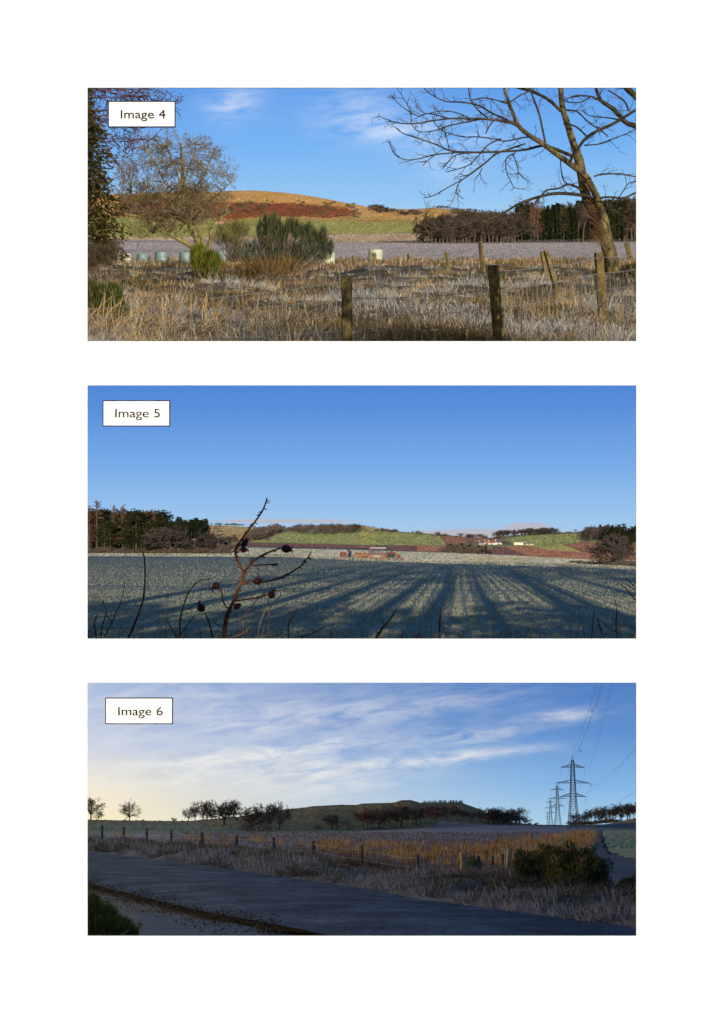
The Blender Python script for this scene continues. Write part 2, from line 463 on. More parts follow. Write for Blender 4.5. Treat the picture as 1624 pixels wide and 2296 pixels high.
sky_sheet(6, .0800, [4000, 1200, 400, 100, 20, 4.2], [(0, srgb(165, 205, 232)), (.25, srgb(130, 180, 228)), (.6, srgb(92, 142, 206)), (1, srgb(76, 122, 190))],
          [(330, 1740, 330, 30, .9), (690, 1735, 260, 26, 1.0), (760, 1768, 130, 16, .7), (600, 1690, 260, 16, .7), (1040, 1698, 150, 12, 1.0), (1060, 1655, 100, 14, .8), (1260, 1612, 90, 14, .9), (900, 1588, 230, 18, .35), (620, 1630, 380, 60, .45), (300, 1590, 260, 60, .4)],
          left=[(0, srgb(255, 238, 190)), (.2, srgb(250, 235, 205)), (.5, srgb(205, 212, 228)), (1, srgb(160, 184, 222))], span=340.0, wisps=.15, wcol=srgb(226, 228, 232))

# ------------------------------------------------------------------ the white page with its three openings
WIN = {4: (196, 196.5, 1427, 765), 5: (196, 864, 1427, 1432), 6: (196, 1530.5, 1427, 2098.5)}
PD = 3.40
def page_pt(X, Y, d=PD): return ((X - CX) * d / F, d, (CY - Y) * d / F)
mm = N('page_white'); mm.principled((.90, .925, .97), .85, .1); PAGE_WHITE = mm.m
INK = plain('black_ink', (.006, .006, .006), .8, .1)
def page():
    xs = [-700, 196, 1427, 2324]; ys = [-400, 196.5, 765, 864, 1432, 1530.5, 2098.5, 3900]
    V = []; q = []
    def quad(a): n = len(V); V.extend(a); q.append((n, n + 1, n + 2, n + 3))
    def P(X, Y, b): x, y, z = page_pt(X, Y); return (x, y + (.004 if b else 0), z)
    for r in range(7):
        for c in range(3):
            hole = c == 1 and r in (1, 3, 5)
            X0, X1, Y0, Y1 = xs[c], xs[c + 1], ys[r], ys[r + 1]
            if hole:
                quad([P(X0, Y0, 0), P(X0, Y0, 1), P(X0, Y1, 1), P(X0, Y1, 0)]); quad([P(X1, Y0, 0), P(X1, Y1, 0), P(X1, Y1, 1), P(X1, Y0, 1)])
                quad([P(X0, Y0, 0), P(X1, Y0, 0), P(X1, Y0, 1), P(X0, Y0, 1)]); quad([P(X0, Y1, 0), P(X0, Y1, 1), P(X1, Y1, 1), P(X1, Y1, 0)])
            else:
                quad([P(X0, Y1, 0), P(X1, Y1, 0), P(X1, Y0, 0), P(X0, Y0, 0)]); quad([P(X0, Y1, 1), P(X0, Y0, 1), P(X1, Y0, 1), P(X1, Y1, 1)])
    X0, X1, Y0, Y1 = xs[0], xs[-1], ys[0], ys[-1]
    quad([P(X0, Y0, 0), P(X0, Y0, 1), P(X0, Y1, 1), P(X0, Y1, 0)]); quad([P(X1, Y0, 0), P(X1, Y1, 0), P(X1, Y1, 1), P(X1, Y0, 1)])
    quad([P(X0, Y0, 0), P(X1, Y0, 0), P(X1, Y0, 1), P(X0, Y0, 1)]); quad([P(X0, Y1, 0), P(X0, Y1, 1), P(X1, Y1, 1), P(X1, Y1, 0)])
    me = mk_mesh('page', V, [np.array(q)], [PAGE_WHITE])
    o = bpy.data.objects.new('display_page', me); COL[0].objects.link(o)
    setp(o, 'large plain white page with three wide rectangular picture openings', 'page')
page()
def caption(k, txt, X0, Y0, X1, Y1, tx, ty, which):
    o = bpy.data.objects.new('caption_plate', None); COL[0].objects.link(o); d = PD - .006
    o.location = page_pt((X0 + X1) / 2, (Y0 + Y1) / 2, d); o.empty_display_size = .02
    setp(o, 'white caption plate with black border reading %s on the %s' % (txt, which), 'caption', 'picture captions')
    s = d / F; w2, h2, t = (X1 - X0) / 2 * s, (Y1 - Y0) / 2 * s, 2.0 * s
    mb = MB(); mb.box((-w2 + t, 0, -h2 + t), (w2 - t, .003, h2 - t)); part('plate', mb.mesh('plate', PAGE_WHITE), o, 0)
    mb = MB()
    mb.box((-w2, -.0005, h2 - t), (w2, .0035, h2)); mb.box((-w2, -.0005, -h2), (w2, .0035, -h2 + t))
    mb.box((-w2, -.0005, -h2 + t), (-w2 + t, .0035, h2 - t)); mb.box((w2 - t, -.0005, -h2 + t), (w2, .0035, h2 - t))
    part('border', mb.mesh('border', INK), o, 0)
    cu = bpy.data.curves.new('lettering', 'FONT'); cu.body = txt; cu.size = 1.0; cu.extrude = .002; cu.offset = .0
    tmp = bpy.data.objects.new('lettering_curve', cu); COL[0].objects.link(tmp)
    bpy.context.view_layer.update()
    me = bpy.data.meshes.new_from_object(tmp.evaluated_get(bpy.context.evaluated_depsgraph_get()))
    bpy.data.objects.remove(tmp)
    co = np.empty(len(me.vertices) * 3); me.vertices.foreach_get('co', co); co = co.reshape(-1, 3)
    mn, mx = co.min(0), co.max(0)
    W, Hh = tx[1] - tx[0], ty[1] - ty[0]
    co[:, 0] = (co[:, 0] - mn[0]) / (mx[0] - mn[0]) * W * s; co[:, 1] = (co[:, 1] - mn[1]) / (mx[1] - mn[1]) * Hh * s
    me.vertices.foreach_set('co', co.ravel()); me.materials.clear(); me.materials.append(INK)
    part('lettering', me, o, 0, ((tx[0] - (X0 + X1) / 2) * s, -.0008, ((Y0 + Y1) / 2 - ty[1]) * s), (math.radians(90), 0, 0))
def cap_from(k, txt, R, box, text, which):
    a = R(box[0], box[1]); b = R(box[2], box[3]); c = R(text[0], text[1]); e = R(text[2], text[3])
    caption(k, txt, a[0], a[1], b[0], b[1], (c[0], e[0]), (c[1], e[1]), which)
cap_from(4, 'Image 4', R1, (136, 94, 530, 247), (211, 147, 472, 212), 'top picture')
caption(5, 'Image 5', 230.5, 897.5, 381.5, 956, (259, 359), (917, 942), 'middle picture')
cap_from(6, 'Image 6', R5, (119, 103, 515, 258), (196, 157, 456, 222), 'bottom picture')

# ------------------------------------------------------------------ vegetation generators
BARK_GREY = bark('bark_grey', (.055, .045, .035), (.15, .125, .09))
BARK_LICHEN = bark('bark_lichen', (.07, .055, .032), (.27, .24, .09), 2.2)
BARK_BIG = bark('bark_moss', (.03, .024, .016), (.24, .19, .075), 3.4, .05, .44, .64)
BARK_DARK = bark('bark_branch', (.022, .018, .014), (.12, .095, .045), 3.0, .03, .45, .68)
TWIG = bark('twig_brown', (.12, .085, .06), (.22, .165, .115), 1.5)
TWIG_LICHEN = bark('twig_lichen', (.15, .115, .06), (.34, .30, .13), .6)
TWIG_RED = bark('twig_red', (.13, .06, .035), (.24, .12, .07), .8)
TWIG_WINE = bark('twig_wine', (.07, .03, .022), (.15, .07, .05), 1.8)
TWIG_DARK = bark('twig_dark', (.055, .042, .033), (.11, .085, .065), 1.5)  # tone of shaded, silhouetted trees put into the twig colour
PINE = leafy('pine_needles', [(.018, .022, .009), (.028, .034, .012), (.042, .046, .017), (.065, .05, .022)], .15)
SPRUCE = leafy('spruce_needles', [(.012, .018, .009), (.02, .029, .013), (.032, .042, .018)], .15)
CYPRESS = leafy('cypress_leaves', [(.018, .022, .008), (.038, .038, .012), (.065, .055, .02), (.10, .065, .027)], .15)

def rvec(rng): return Vector((rng.gauss(0, 1), rng.gauss(0, 1), rng.gauss(0, 1))).normalized()
def grow(rng, p, d, L, r, depth, segs, up=.12, wig=.16, kids=(4, 6), ratio=.62, split=.75, tmin=.25, rmin=.003, nseg=4, twigs=None, maxd=4):
    """one limb and its side limbs, written to segs[depth]"""
    pts = [(p.copy(), r)]; dd = d.copy(); q = p.copy()
    for i in range(nseg):
        dd = (dd + rvec(rng) * wig + Vector((0, 0, up))).normalized()
        q = q + dd * (L / nseg); pts.append((q.copy(), max(rmin, r * (1 - .72 * (i + 1) / nseg))))
    segs.setdefault(depth, []).extend(poly_segs(pts))
    if depth >= maxd: return
    n = rng.randint(*kids)
    for j in range(n):
        t = tmin + (1 - tmin) * (j + rng.random()) / n
        a = t * nseg; i = min(nseg - 1, int(a)); f = a - i
        bp = pts[i][0].lerp(pts[i + 1][0], f); br = pts[i][1] * (1 - f) + pts[i + 1][1] * f
        ax = (pts[i + 1][0] - pts[i][0]).normalized()
        side = ax.cross(rvec(rng)).normalized()
        nd = (ax * rng.uniform(.35, .8) + side * split).normalized()
        grow(rng, bp, nd, L * ratio * rng.uniform(.65, 1.1) * (1.15 - .5 * t), max(rmin, br * .66), depth + 1, segs, up, wig * 1.15, kids, ratio, split, tmin, rmin, max(2, nseg - 1), twigs, maxd)

def unit(segs):
    A = np.array([s for v in segs.values() for s in v]); top = max(A[:, 2].max(), A[:, 5].max())
    return {k: np.array(v) / top for k, v in segs.items()}
def bare_proto(name, seed, trunk_h=.3, spread=.6, wide=.8, limbs=6, maxd=4, rmin=.0035, tr=.028, up=.1, kids=(4, 6), trunk_mat=None, twig_mat=None, lead=True):
    rng = random.Random(seed); segs = {}
    base = [(Vector((0, 0, -.02)), tr * 1.5), (Vector((0, 0, .05)), tr), (Vector((rng.gauss(0, .01), rng.gauss(0, .01), trunk_h)), tr * .85)]
    segs[0] = poly_segs(base); top = base[-1][0]
    for i in range(limbs):
        a = 2 * math.pi * (i + rng.random() * .6) / limbs
        el = rng.uniform(.35, 1.25) if not (lead and i == 0) else 1.45
        d = Vector((math.cos(a) * math.cos(el) * spread * 1.5, math.sin(a) * math.cos(el) * spread * 1.5, math.sin(el))).normalized()
        st = top.lerp(Vector((top.x, top.y, trunk_h * .65)), rng.random())
        grow(rng, st, d, rng.uniform(.40, .52) * wide, tr * .62, 1, segs, up, .2, kids, .6, .8, .25, rmin, 4, None, maxd)
    segs = unit(segs)
    tk = np.concatenate([segs[d] for d in segs if d <= 1]); tw = np.concatenate([segs[d] for d in segs if d > 1])
    return (seg_mesh(name + '_trunk', tk, trunk_mat or BARK_GREY, 5), seg_mesh(name + '_crown', tw, twig_mat or TWIG, 3))
def larch_proto(name, seed, mat, rmin=.004, dens=46, width=.17, bare=.25):
    rng = random.Random(seed)
    tk = poly_segs([(Vector((0, 0, -.02)), .016), (Vector((0, 0, .5)), .010), (Vector((rng.gauss(0, .01), 0, 1)), .003)])
    tw = []
    for i in range(dens):
        h = bare + (1 - bare) * (i + rng.random()) / dens; L = width * (1.05 - h) ** .7 * rng.uniform(.6, 1.15); a = rng.random() * 6.283
        p = Vector((0, 0, h)); e = p + Vector((math.cos(a) * L, math.sin(a) * L, rng.uniform(-.01, .05)))
        tw += poly_segs([(p, rmin * 1.3), (e, rmin)])
        for j in range(5):
            q = p.lerp(e, rng.uniform(.2, 1)); f = q + Vector((rng.gauss(0, .025), rng.gauss(0, .025), rng.uniform(-.045, .03)))
            tw += poly_segs([(q, rmin), (f, rmin * .8)])
    return (seg_mesh(name + '_trunk', tk, BARK_GREY, 5), seg_mesh(name + '_crown', tw, mat, 3))
def conifer_proto(name, seed, mat, n=1500, width=.17, bare=.12, power=.8, size=.045, tk_mat=None):
    rng = np.random.default_rng(seed); nw = 26
    h = bare + (1 - bare) * (rng.integers(0, nw, n) + rng.normal(0, .12, n)) / nw; h = np.clip(h, bare, .995)
    nb = 7; a = (rng.integers(0, nb, n) + (h * 97).astype(int) * .37) * 2 * math.pi / nb + rng.normal(0, .12, n)
    prof = (1 - h) ** power * np.minimum(1, .35 + (h - bare) / .15)
    t = np.sqrt(rng.uniform(.02, 1, n)); lump = 1 + .25 * np.sin(a * 3 + h * 40)
    rr = t * width * prof * lump + .006
    P = np.stack([np.cos(a) * rr, np.sin(a) * rr, h - .12 * t * prof * width * 3], 1)
    D = np.stack([np.cos(a), np.sin(a), rng.normal(-.15, .35, n)], 1) + rng.normal(0, .4, (n, 3))
    V, tr = leaf_geo(P, rng.uniform(.6, 1.3, n) * size, rng, D, .65)
    tk = seg_mesh(name + '_trunk', poly_segs([(Vector((0, 0, -.02)), .016), (Vector((0, 0, .6)), .009), (Vector((0, 0, .98)), .002)]), tk_mat or BARK_GREY, 6)
    return (tk, mk_mesh(name + '_crown', V, [tr], [mat], None, False))
def pine_proto(name, seed, mat, n=1500, clumps=26, lo=.35, width=.2, size=.04):
    rng = np.random.default_rng(seed)
    h = rng.uniform(lo, .97, clumps); a = rng.uniform(0, 6.283, clumps); R_ = width * (1.1 - h) ** .5 * rng.uniform(.3, 1, clumps)
    C = np.stack([np.cos(a) * R_, np.sin(a) * R_, h], 1)
    i = rng.integers(0, clumps, n); P = C[i] + rng.normal(size=(n, 3)) * np.array([.042, .042, .024])
    V, tr = leaf_geo(P, rng.uniform(.6, 1.3, n) * size, rng, None, .6)
    S = poly_segs([(Vector((0, 0, -.02)), .018), (Vector((0, 0, .5)), .012), (Vector((0, 0, .95)), .003)])
    for c in C: S += poly_segs([(Vector((0, 0, c[2] - .05)), .005), (Vector(c), .003)])
    return (seg_mesh(name + '_trunk', S, BARK_GREY, 5), mk_mesh(name + '_crown', V, [tr], [mat], None, False))

PR = {}
for i in range(3): PR['broad%d' % i] = bare_proto('broad', 11 + i, .26, .7, .95, 7, 4, .0042, .03, .07, (4, 5))
for i in range(2): PR['dark%d' % i] = bare_proto('dark', 31 + i, .2, .75, 1.0, 8, 4, .0045, .034, .05, (4, 6), TWIG_DARK, TWIG_DARK)
for i in range(2): PR['tall%d' % i] = bare_proto('tall', 21 + i, .30, .45, .78, 7, 4, .0042, .022, .14, (4, 5), TWIG_DARK, TWIG_DARK)
for i in range(2): PR['low%d' % i] = bare_proto('low', 51 + i, .08, .9, .9, 9, 4, .0055, .03, .05, (4, 5), TWIG, TWIG)
for i in range(3): PR['larch%d' % i] = larch_proto('larch', 61 + i, TWIG_RED)
for i in range(2): PR['spruce%d' % i] = conifer_proto('spruce', 71 + i, SPRUCE)
for i in range(2): PR['pine%d' % i] = pine_proto('pine', 81 + i, PINE)
PR['scots0'] = pine_proto('scots', 91, PINE, 1700, 34, .12, .22, .045)

def tree(k, proto, X, Y, hpx, label, group=None, name='bare_tree', wide=1.0, pos=None, cat='tree'):
    p = surf(k, X, Y) if pos is None else pos
    s = hpx * p.y / F
    rz = (X * 7.13 + Y * 3.7) % 6.283
    o = thing(name, label, cat, k, p, rz, (s * wide, s * wide, s), group)
    tk, cr = PR[proto]
    part('trunk', tk, o, k); part('crown', cr, o, k)
    return o

def spiky_bush(k, P0, clumps, rng, L, W, mat_name, cols, spread=.55, trans=.2):
    """upright fine stems; clumps: (centre local xyz offset, radius xyz, count)"""
    VV, QQ, TT, n0 = [], [], [], 0
    for c, r, n in clumps:
        c = np.array(c, float); r = np.array(r, float)
        d = rng.normal(size=(n, 3)); d /= np.linalg.norm(d, axis=1, keepdims=True); d *= rng.uniform(.25, 1, (n, 1)) ** .45
        P = c + d * r; P[:, 2] = np.maximum(P[:, 2], .02)
        root = np.array([c[0], c[1], c[2] - r[2] * 1.5])
        U = P - root; U /= np.linalg.norm(U, axis=1, keepdims=True); U += rng.normal(0, spread * .35, (n, 3)); U[:, 2] += .25; U /= np.linalg.norm(U, axis=1, keepdims=True)
        V, q, t = blade_geo(P, rng.uniform(.5, 1.3, n) * L, rng.uniform(.6, 1.3, n) * W, None, rng, U)
        VV.append(V); QQ.append(q + n0); TT.append(t + n0); n0 += len(V)
    return mk_mesh(mat_name, np.concatenate(VV), [np.concatenate(QQ), np.concatenate(TT)], [leafy(mat_name, cols, trans)], None, False)

def post_mesh(name, w, h, mat, round_=False, seed=0, top=.02):
    """weathered square or round stake with a chamfered top"""
    rng = np.random.default_rng(seed); sides = 12 if round_ else 8
    rows = [(-.06, 1.0), (0, 1.0), (.3 * h, .99), (.65 * h, .985), (h - top, .98), (h, .82)]
    if round_: ang = np.arange(12) * math.pi / 6; ring = np.stack([np.cos(ang), np.sin(ang)], 1) * w / 2
    else:
        a, b = w / 2, w / 2 * .78
        ring = np.array([(-a, -b), (b, -a), (a, -b), (a, b), (b, a), (-b, a), (-a, b), (-b, -a)])
        ring = np.array([(-a, -b), (-b, -a), (b, -a), (a, -b), (a, b), (b, a), (-b, a), (-a, b)])
    V = []
    for z, s in rows:
        r = ring * s * (1 + rng.normal(0, .012, (sides, 1)))
        V.append(np.concatenate([r, np.full((sides, 1), z)], 1))
    V.append(np.array([[0, 0, h + top * .1]]))
    q = []
    for i in range(len(rows) - 1):
        for j in range(sides): q.append((i * sides + j, i * sides + (j + 1) % sides, (i + 1) * sides + (j + 1) % sides, (i + 1) * sides + j))
    n = (len(rows) - 1) * sides
    t = [(n + j, n + (j + 1) % sides, len(rows) * sides) for j in range(sides)]
    return mk_mesh(name, np.concatenate(V), [np.array(q), np.array(t)], [mat], None, False)
POST = bark('weathered_post', (.06, .046, .02), (.23, .17, .065), 7, .012)
POST_GREY = bark('grey_post', (.12, .11, .08), (.27, .245, .17), 6, .01)
WIRE = plain('galvanised_wire', (.22, .215, .2), .5, .3)
# ================================================================== TOP PLACE: frosty rough ground, bales, hill
k = 4
boundary(4, 800, 3.6)                                    # bank up to the page
boundary(4, 795)
boundary(4, [(-900, 602), (196, 602), (600, 600), (900, 597), (1427, 600), (2600, 600)])
boundary(4, [(-900, 588), (2600, 588)])
boundary(4, [(-900, 540), (196, 540), (640, 540), (750, 545.5), (810, 546), (1000, 545), (1427, 542), (2600, 540)])
boundary(4, [(-900, 533), (196, 533), (640, 529), (810, 524), (940, 522), (1427, 521), (2600, 521)], 1500)
boundary(4, [(-900, 489), (250, 489), (430, 490), (560, 493), (800, 498), (950, 500), (1427, 500), (2600, 500)], 2300)
boundary(4, [(-900, 446), (100, 439), (267, 434), (459, 430), (524, 427.5), (574, 427), (631, 431), (680, 437), (727, 445), (777, 455), (813, 461), (830, 466), (880, 469), (923, 469), (970, 466), (1024, 470), (1116, 480), (1155, 485), (1300, 492), (1427, 494), (2600, 494)], [(-900, 2900), (650, 2900), (800, 3000), (900, 3100), (2600, 3100)])
boundary(4, [(-900, 470), (2600, 505)], 4200)
def M4_(n, *a, **kw): return land(n, *a, **kw)
rough = land('rough_grass_soil', (.09, .072, .045), (.15, .12, .08), (.24, .225, .2), .25, 3.0, .25)
fieldm = land('frosty_plough', (.30, .27, .28), (.37, .335, .35), (.45, .42, .45), .02, .6, .45, (88, .16, .30, (.24, .20, .20)))
valley = land('pale_stubble', (.34, .25, .17), (.42, .35, .27), (.27, .17, .11), .01, .3, 1.0, None, (.25, 3, 1))
greenf = land('green_pasture', (.19, .215, .06), (.26, .265, .085), (.34, .31, .15), .006, .3, 1.3, None, (.4, 1, 1))
tan = land('tan_hill_grass', (.46, .27, .09), (.56, .34, .13), (.36, .22, .08), .008, .3, 1.6, None, (1, .6, 1))
brack = land('red_bracken', (.20, .058, .03), (.27, .082, .04), (.15, .055, .03), .012, .3, 1.8)
tang = land('olive_slope', (.38, .27, .08), (.46, .33, .11), (.32, .26, .08), .008, .3, 1.5)
strip(4, 'rough_ground', 0, 2, [2, 90], [rough], hump=True)
strip(4, 'field_margin', 2, 3, 12, [rough])
strip(4, 'ploughed_field', 3, 4, 40, [fieldm], amp=.015, seed=2)
strip(4, 'valley_field', 4, 5, 10, [valley])
strip(4, 'pasture', 5, 6, 14, [greenf])
q1 = [R1(640, 690), R1(850, 688), R1(1200, 690), R1(1500, 712), R1(1575, 735), R1(1585, 765), R1(1500, 768), R1(1430, 782), R1(1300, 772), R1(1050, 768), R1(900, 785), R1(640, 775)]
q2 = [R1(-900, 760), R1(200, 770), R1(860, 785), R1(1050, 770), R1(1300, 775), R1(1430, 785), R1(1624, 760), R2(200, 770), R2(700, 770), R2(2600, 800), R2(2600, 900), R1(-900, 900)]
q3 = [R1(200, 645), R1(650, 645), R1(650, 770), R1(200, 770)]
strip(4, 'hill', 6, 7, 60, [tan, brack, tang], [(2, q2), (1, q1), (1, q3)], amp=.5, seed=5)
strip(4, 'hill_back', 7, 8, 2, [tan])

cover(4, 'pasture_grass', 'short frosted pasture grass below the hill in the top picture', [[(-200, 533), (196, 533), (640, 528), (940, 521), (1500, 520), (1500, 501), (950, 501), (560, 494), (250, 490), (-200, 490)]], 1500, 1.1, 1.3, [(.20, .22, .06), (.25, .26, .08), (.30, .29, .11), (.36, .34, .18)], 48)
cover(4, 'hill_grass', 'rough tan grass over the upper hill in the top picture', [[(-200, 452), (267, 440), (459, 433), (574, 429), (680, 439), (777, 457), (830, 468), (800, 470), (650, 456), (500, 455), (200, 458)], [(800, 488), (830, 470), (940, 470), (1000, 470), (1000, 499), (950, 499), (800, 496)]], 900, 1.3, 1.4, [(.30, .17, .05), (.44, .26, .085), (.52, .32, .12), (.58, .37, .15)], 49)
cover(4, 'bracken', 'dark red dead bracken belt across the hill in the top picture', [q1, q3], 900, 1.5, 1.6, [(.12, .045, .022), (.19, .065, .03), (.25, .095, .045), (.34, .19, .07)], 52, 'bracken')
cover(4, 'hill_edge_grass', 'ragged tan grass growing into the bracken edges in the top picture', [[(420, 462), (640, 458), (770, 472), (800, 480), (800, 470), (650, 450), (420, 452)], [(500, 500), (640, 494), (760, 494), (800, 486), (800, 480), (700, 482), (560, 486), (480, 488)]], 150, 1.8, 2.0, [(.26, .13, .05), (.40, .24, .08), (.46, .30, .11)], 55)
cover(4, 'plough_clods', 'frosted furrows of the wide ploughed field in the top picture', [[(-200, 587), (1600, 587), (1600, 543), (1000, 546.5), (700, 545), (-200, 542)]], 1500, .7, 1.5, [(.255, .23, .24), (.295, .268, .285), (.33, .302, .322), (.38, .355, .38)], 53, 'soil', (.3, .95), 0)
cover(4, 'valley_grass', 'pale pinkish grass band at the foot of the pasture in the top picture', [[(-200, 540), (640, 539), (760, 544), (1000, 544), (1000, 523), (810, 525), (640, 530), (-200, 534)]], 1000, 1.0, 1.5, [(.30, .16, .09), (.42, .28, .17), (.50, .40, .30), (.52, .46, .38)], 54)
# hedge added unseen on the right to throw patchy shade over the near grass
hb = Vector((8.0, 16.0, .5)); oh4 = thing('hedge', 'hedge just outside the right edge shading the near grass of the top picture', 'hedge', 4, hb)
rg4 = np.random.default_rng(66); n = 4200; u = rg4.uniform(-1, 1, n); top = 2.9 + .9 * np.sin(u * 9) + .6 * np.sin(u * 23)
Pq = np.stack([-u * 3.0 + rg4.normal(0, .35, n), u * 8.5 + rg4.normal(0, .35, n), rg4.uniform(0, 1, n) * top], 1); V, tr = leaf_geo(Pq, rg4.uniform(.14, .34, n), rg4, None, .8)
part('leaves', mk_mesh('leaves', V, [tr], [CYPRESS]), oh4, 4, kind='stuff')
part('stems', seg_mesh('stems', [(-u * 3, u * 8.5, -.4, -u * 3 + .1, u * 8.5 + .1, 2.4, .05, .02) for u in np.linspace(-1, 1, 34)], TWIG, 4), oh4, 4, kind='stuff')

# rough frosted grass
rng = np.random.default_rng(40)
def grass4(n_t, per, X0, X1, Y0, Y1, L, W, cols, name, label, spread, lean=(.1, .75), seed=0, ok=None, trans=.25):
    rng = np.random.default_rng(seed)
    X, Y, P = rnd_ground(4, rng, n_t, X0, X1, Y0, Y1, ok)
    d = P[:, 1]; n = len(P)
    sc_ = rng.uniform(.55, 1.35, n)
    idx = np.repeat(np.arange(n), per)
    off = rng.normal(0, 1, (n * per, 2)) * (spread * sc_[idx])[:, None]; az = np.arctan2(off[:, 1], off[:, 0])
    Q = P[idx].copy(); Q[:, :2] += off; Q[:, 2] -= .03
    Ln = L * sc_[idx] * rng.uniform(.45, 1.15, n * per); Wd = W * (.6 + d[idx] / 60) * rng.uniform(.6, 1.3, n * per)
    V, q, t = blade_geo(Q, Ln, Wd, rng.uniform(*lean, n * per), rng, None, .22, az)
    tone = np.clip(.47 + .26 * np.sin(P[:, 0] * .8 + 2 * np.sin(P[:, 1] * .17)) + .2 * np.sin(P[:, 1] * .31 + P[:, 0] * 1.3) + rng.normal(0, .27, n), 0, 1)
    return mk_mesh(name, V, [q, t], [leafy(name, cols, trans, .8, .8)], None, False, np.repeat(tone[idx], 5))
FROST = [(.035, .042, .014), (.075, .075, .025), (.13, .09, .035), (.24, .155, .07), (.36, .24, .12), (.37, .29, .2), (.47, .42, .36), (.60, .57, .54), (.38, .38, .38), (.12, .13, .11)]
me = grass4(4600, 44, -150, 1800, 598, 800, .30, .010, FROST, 'frosted_grass', '', .11, (.45, 1.5), seed=41, ok=lambda X, Y: (np.sin(X * .047 + 1.7 * np.sin(Y * .11)) + np.sin(Y * .19 + X * .023)) > -1.45)
solo('frosted_tussocks', grass4(380, 110, -150, 1800, 610, 800, .52, .010, FROST[1:], 'frosted_tussocks', '', .13, (.4, 1.4), seed=46), 4, (0, 0, 0), 'bigger arching frosted tussocks scattered over the foreground of the top picture', 'grass', kind='stuff')
solo('frosted_grass', me, 4, (0, 0, 0), 'frosted straw coloured rough grass tussocks filling the foreground of the top picture', 'grass', kind='stuff')
STRAW = [(.30, .19, .07), (.44, .30, .12), (.55, .41, .2), (.38, .24, .09)]
okp = lambda X, Y: ((np.sin(X * .021 + 1) + np.sin(Y * .06 + X * .013) + .4 * np.sin(X * .09)) > .55)
me = grass4(900, 20, -150, 1800, 600, 800, .40, .010, STRAW, 'straw_grass', '', .10, (.1, .8), 42, okp)
solo('straw_grass', me, 4, (0, 0, 0), 'golden dead grass clumps catching the sun in the top picture', 'grass', kind='stuff')
me = grass4(1500, 10, -150, 1800, 583, 604, .42, .02, FROST[1:7], 'field_edge_grass', '', .35, (.05, .5), 43)
solo('field_edge_grass', me, 4, (0, 0, 0), 'fine frosted grass along the far fence of the top picture', 'grass', kind='stuff')
# tall seed stalks
rs = np.random.default_rng(44)
X, Y, P = rnd_ground(4, rs, 700, -100, 1700, 620, 800)
S = []
for p in P:
    h = rs.uniform(.3, .75); l = rs.normal(0, .12, 2); a = Vector(p); b = a + Vector((l[0], l[1], h))
    S += poly_segs([(a, .006), (a.lerp(b, .6) + Vector((0, 0, .03)), .005), (b, .003)])
    for j in range(3): q_ = a.lerp(b, rs.uniform(.6, 1)); S += poly_segs([(q_, .004), (q_ + Vector((rs.normal(0, .06), rs.normal(0, .06), .08)), .003)])
solo('dead_stalks', seg_mesh('dead_stalks', S, bark('stalk', (.24, .17, .09), (.42, .36, .27), 3), 3), 4, (0, 0, 0), 'thin dead seed stalks standing among the frosted grass of the top picture', 'stalks', kind='stuff')

# --- the big leaning tree on the right, traced limb by limb
tree_base = pix(4, *R2(1478, 1140), gd(4, R2(0, 1125)[1]))
PX = .3866 * tree_base.y / F
rt = random.Random(7)
def trace(pts, dz=0.0, wander=.25, d0=None, R=R2, k=4, org=None, px=None, depth=None):
    """polyline of zoom pixels -> local offsets from the tree base, with a slow drift in depth"""
    d0 = tree_base.y if d0 is None else d0; org = tree_base if org is None else org; px = PX if px is None else px
    out = []; dep = depth if depth is not None else 0.0; n = len(pts)
    for i, (x, y, r) in enumerate(pts):
        out.append((pix(k, *R(x, y), d0 + dep) - org, r * px))
        dep += dz / max(1, n - 1) + rt.gauss(0, wander) * .3
    return out
def fill3(pts):
    n = len(pts); o = []
    for i, p in enumerate(pts):
        o.append((p[0], p[1], p[2] if len(p) > 2 else 3))
    return o
LIMBS = [
 ([(1405, 780, 28), (1350, 715, 34), (1312, 640, 30), (1290, 540, 28), (1272, 440, 29), (1238, 340, 21), (1205, 230, 19), (1175, 130, 17), (1163, 0, 15), (1150, -120, 12), (1120, -260, 8)], .8),
 ([(1405, 790, 28), (1385, 690, 23), (1355, 610, 20), (1310, 530, 19), (1230, 465, 17), (1140, 400, 15), (1060, 340, 15), (980, 290, 13), (920, 235, 12), (890, 170, 10), (860, 90, 9), (835, 10, 8), (820, -80, 6)], -1.6),
]
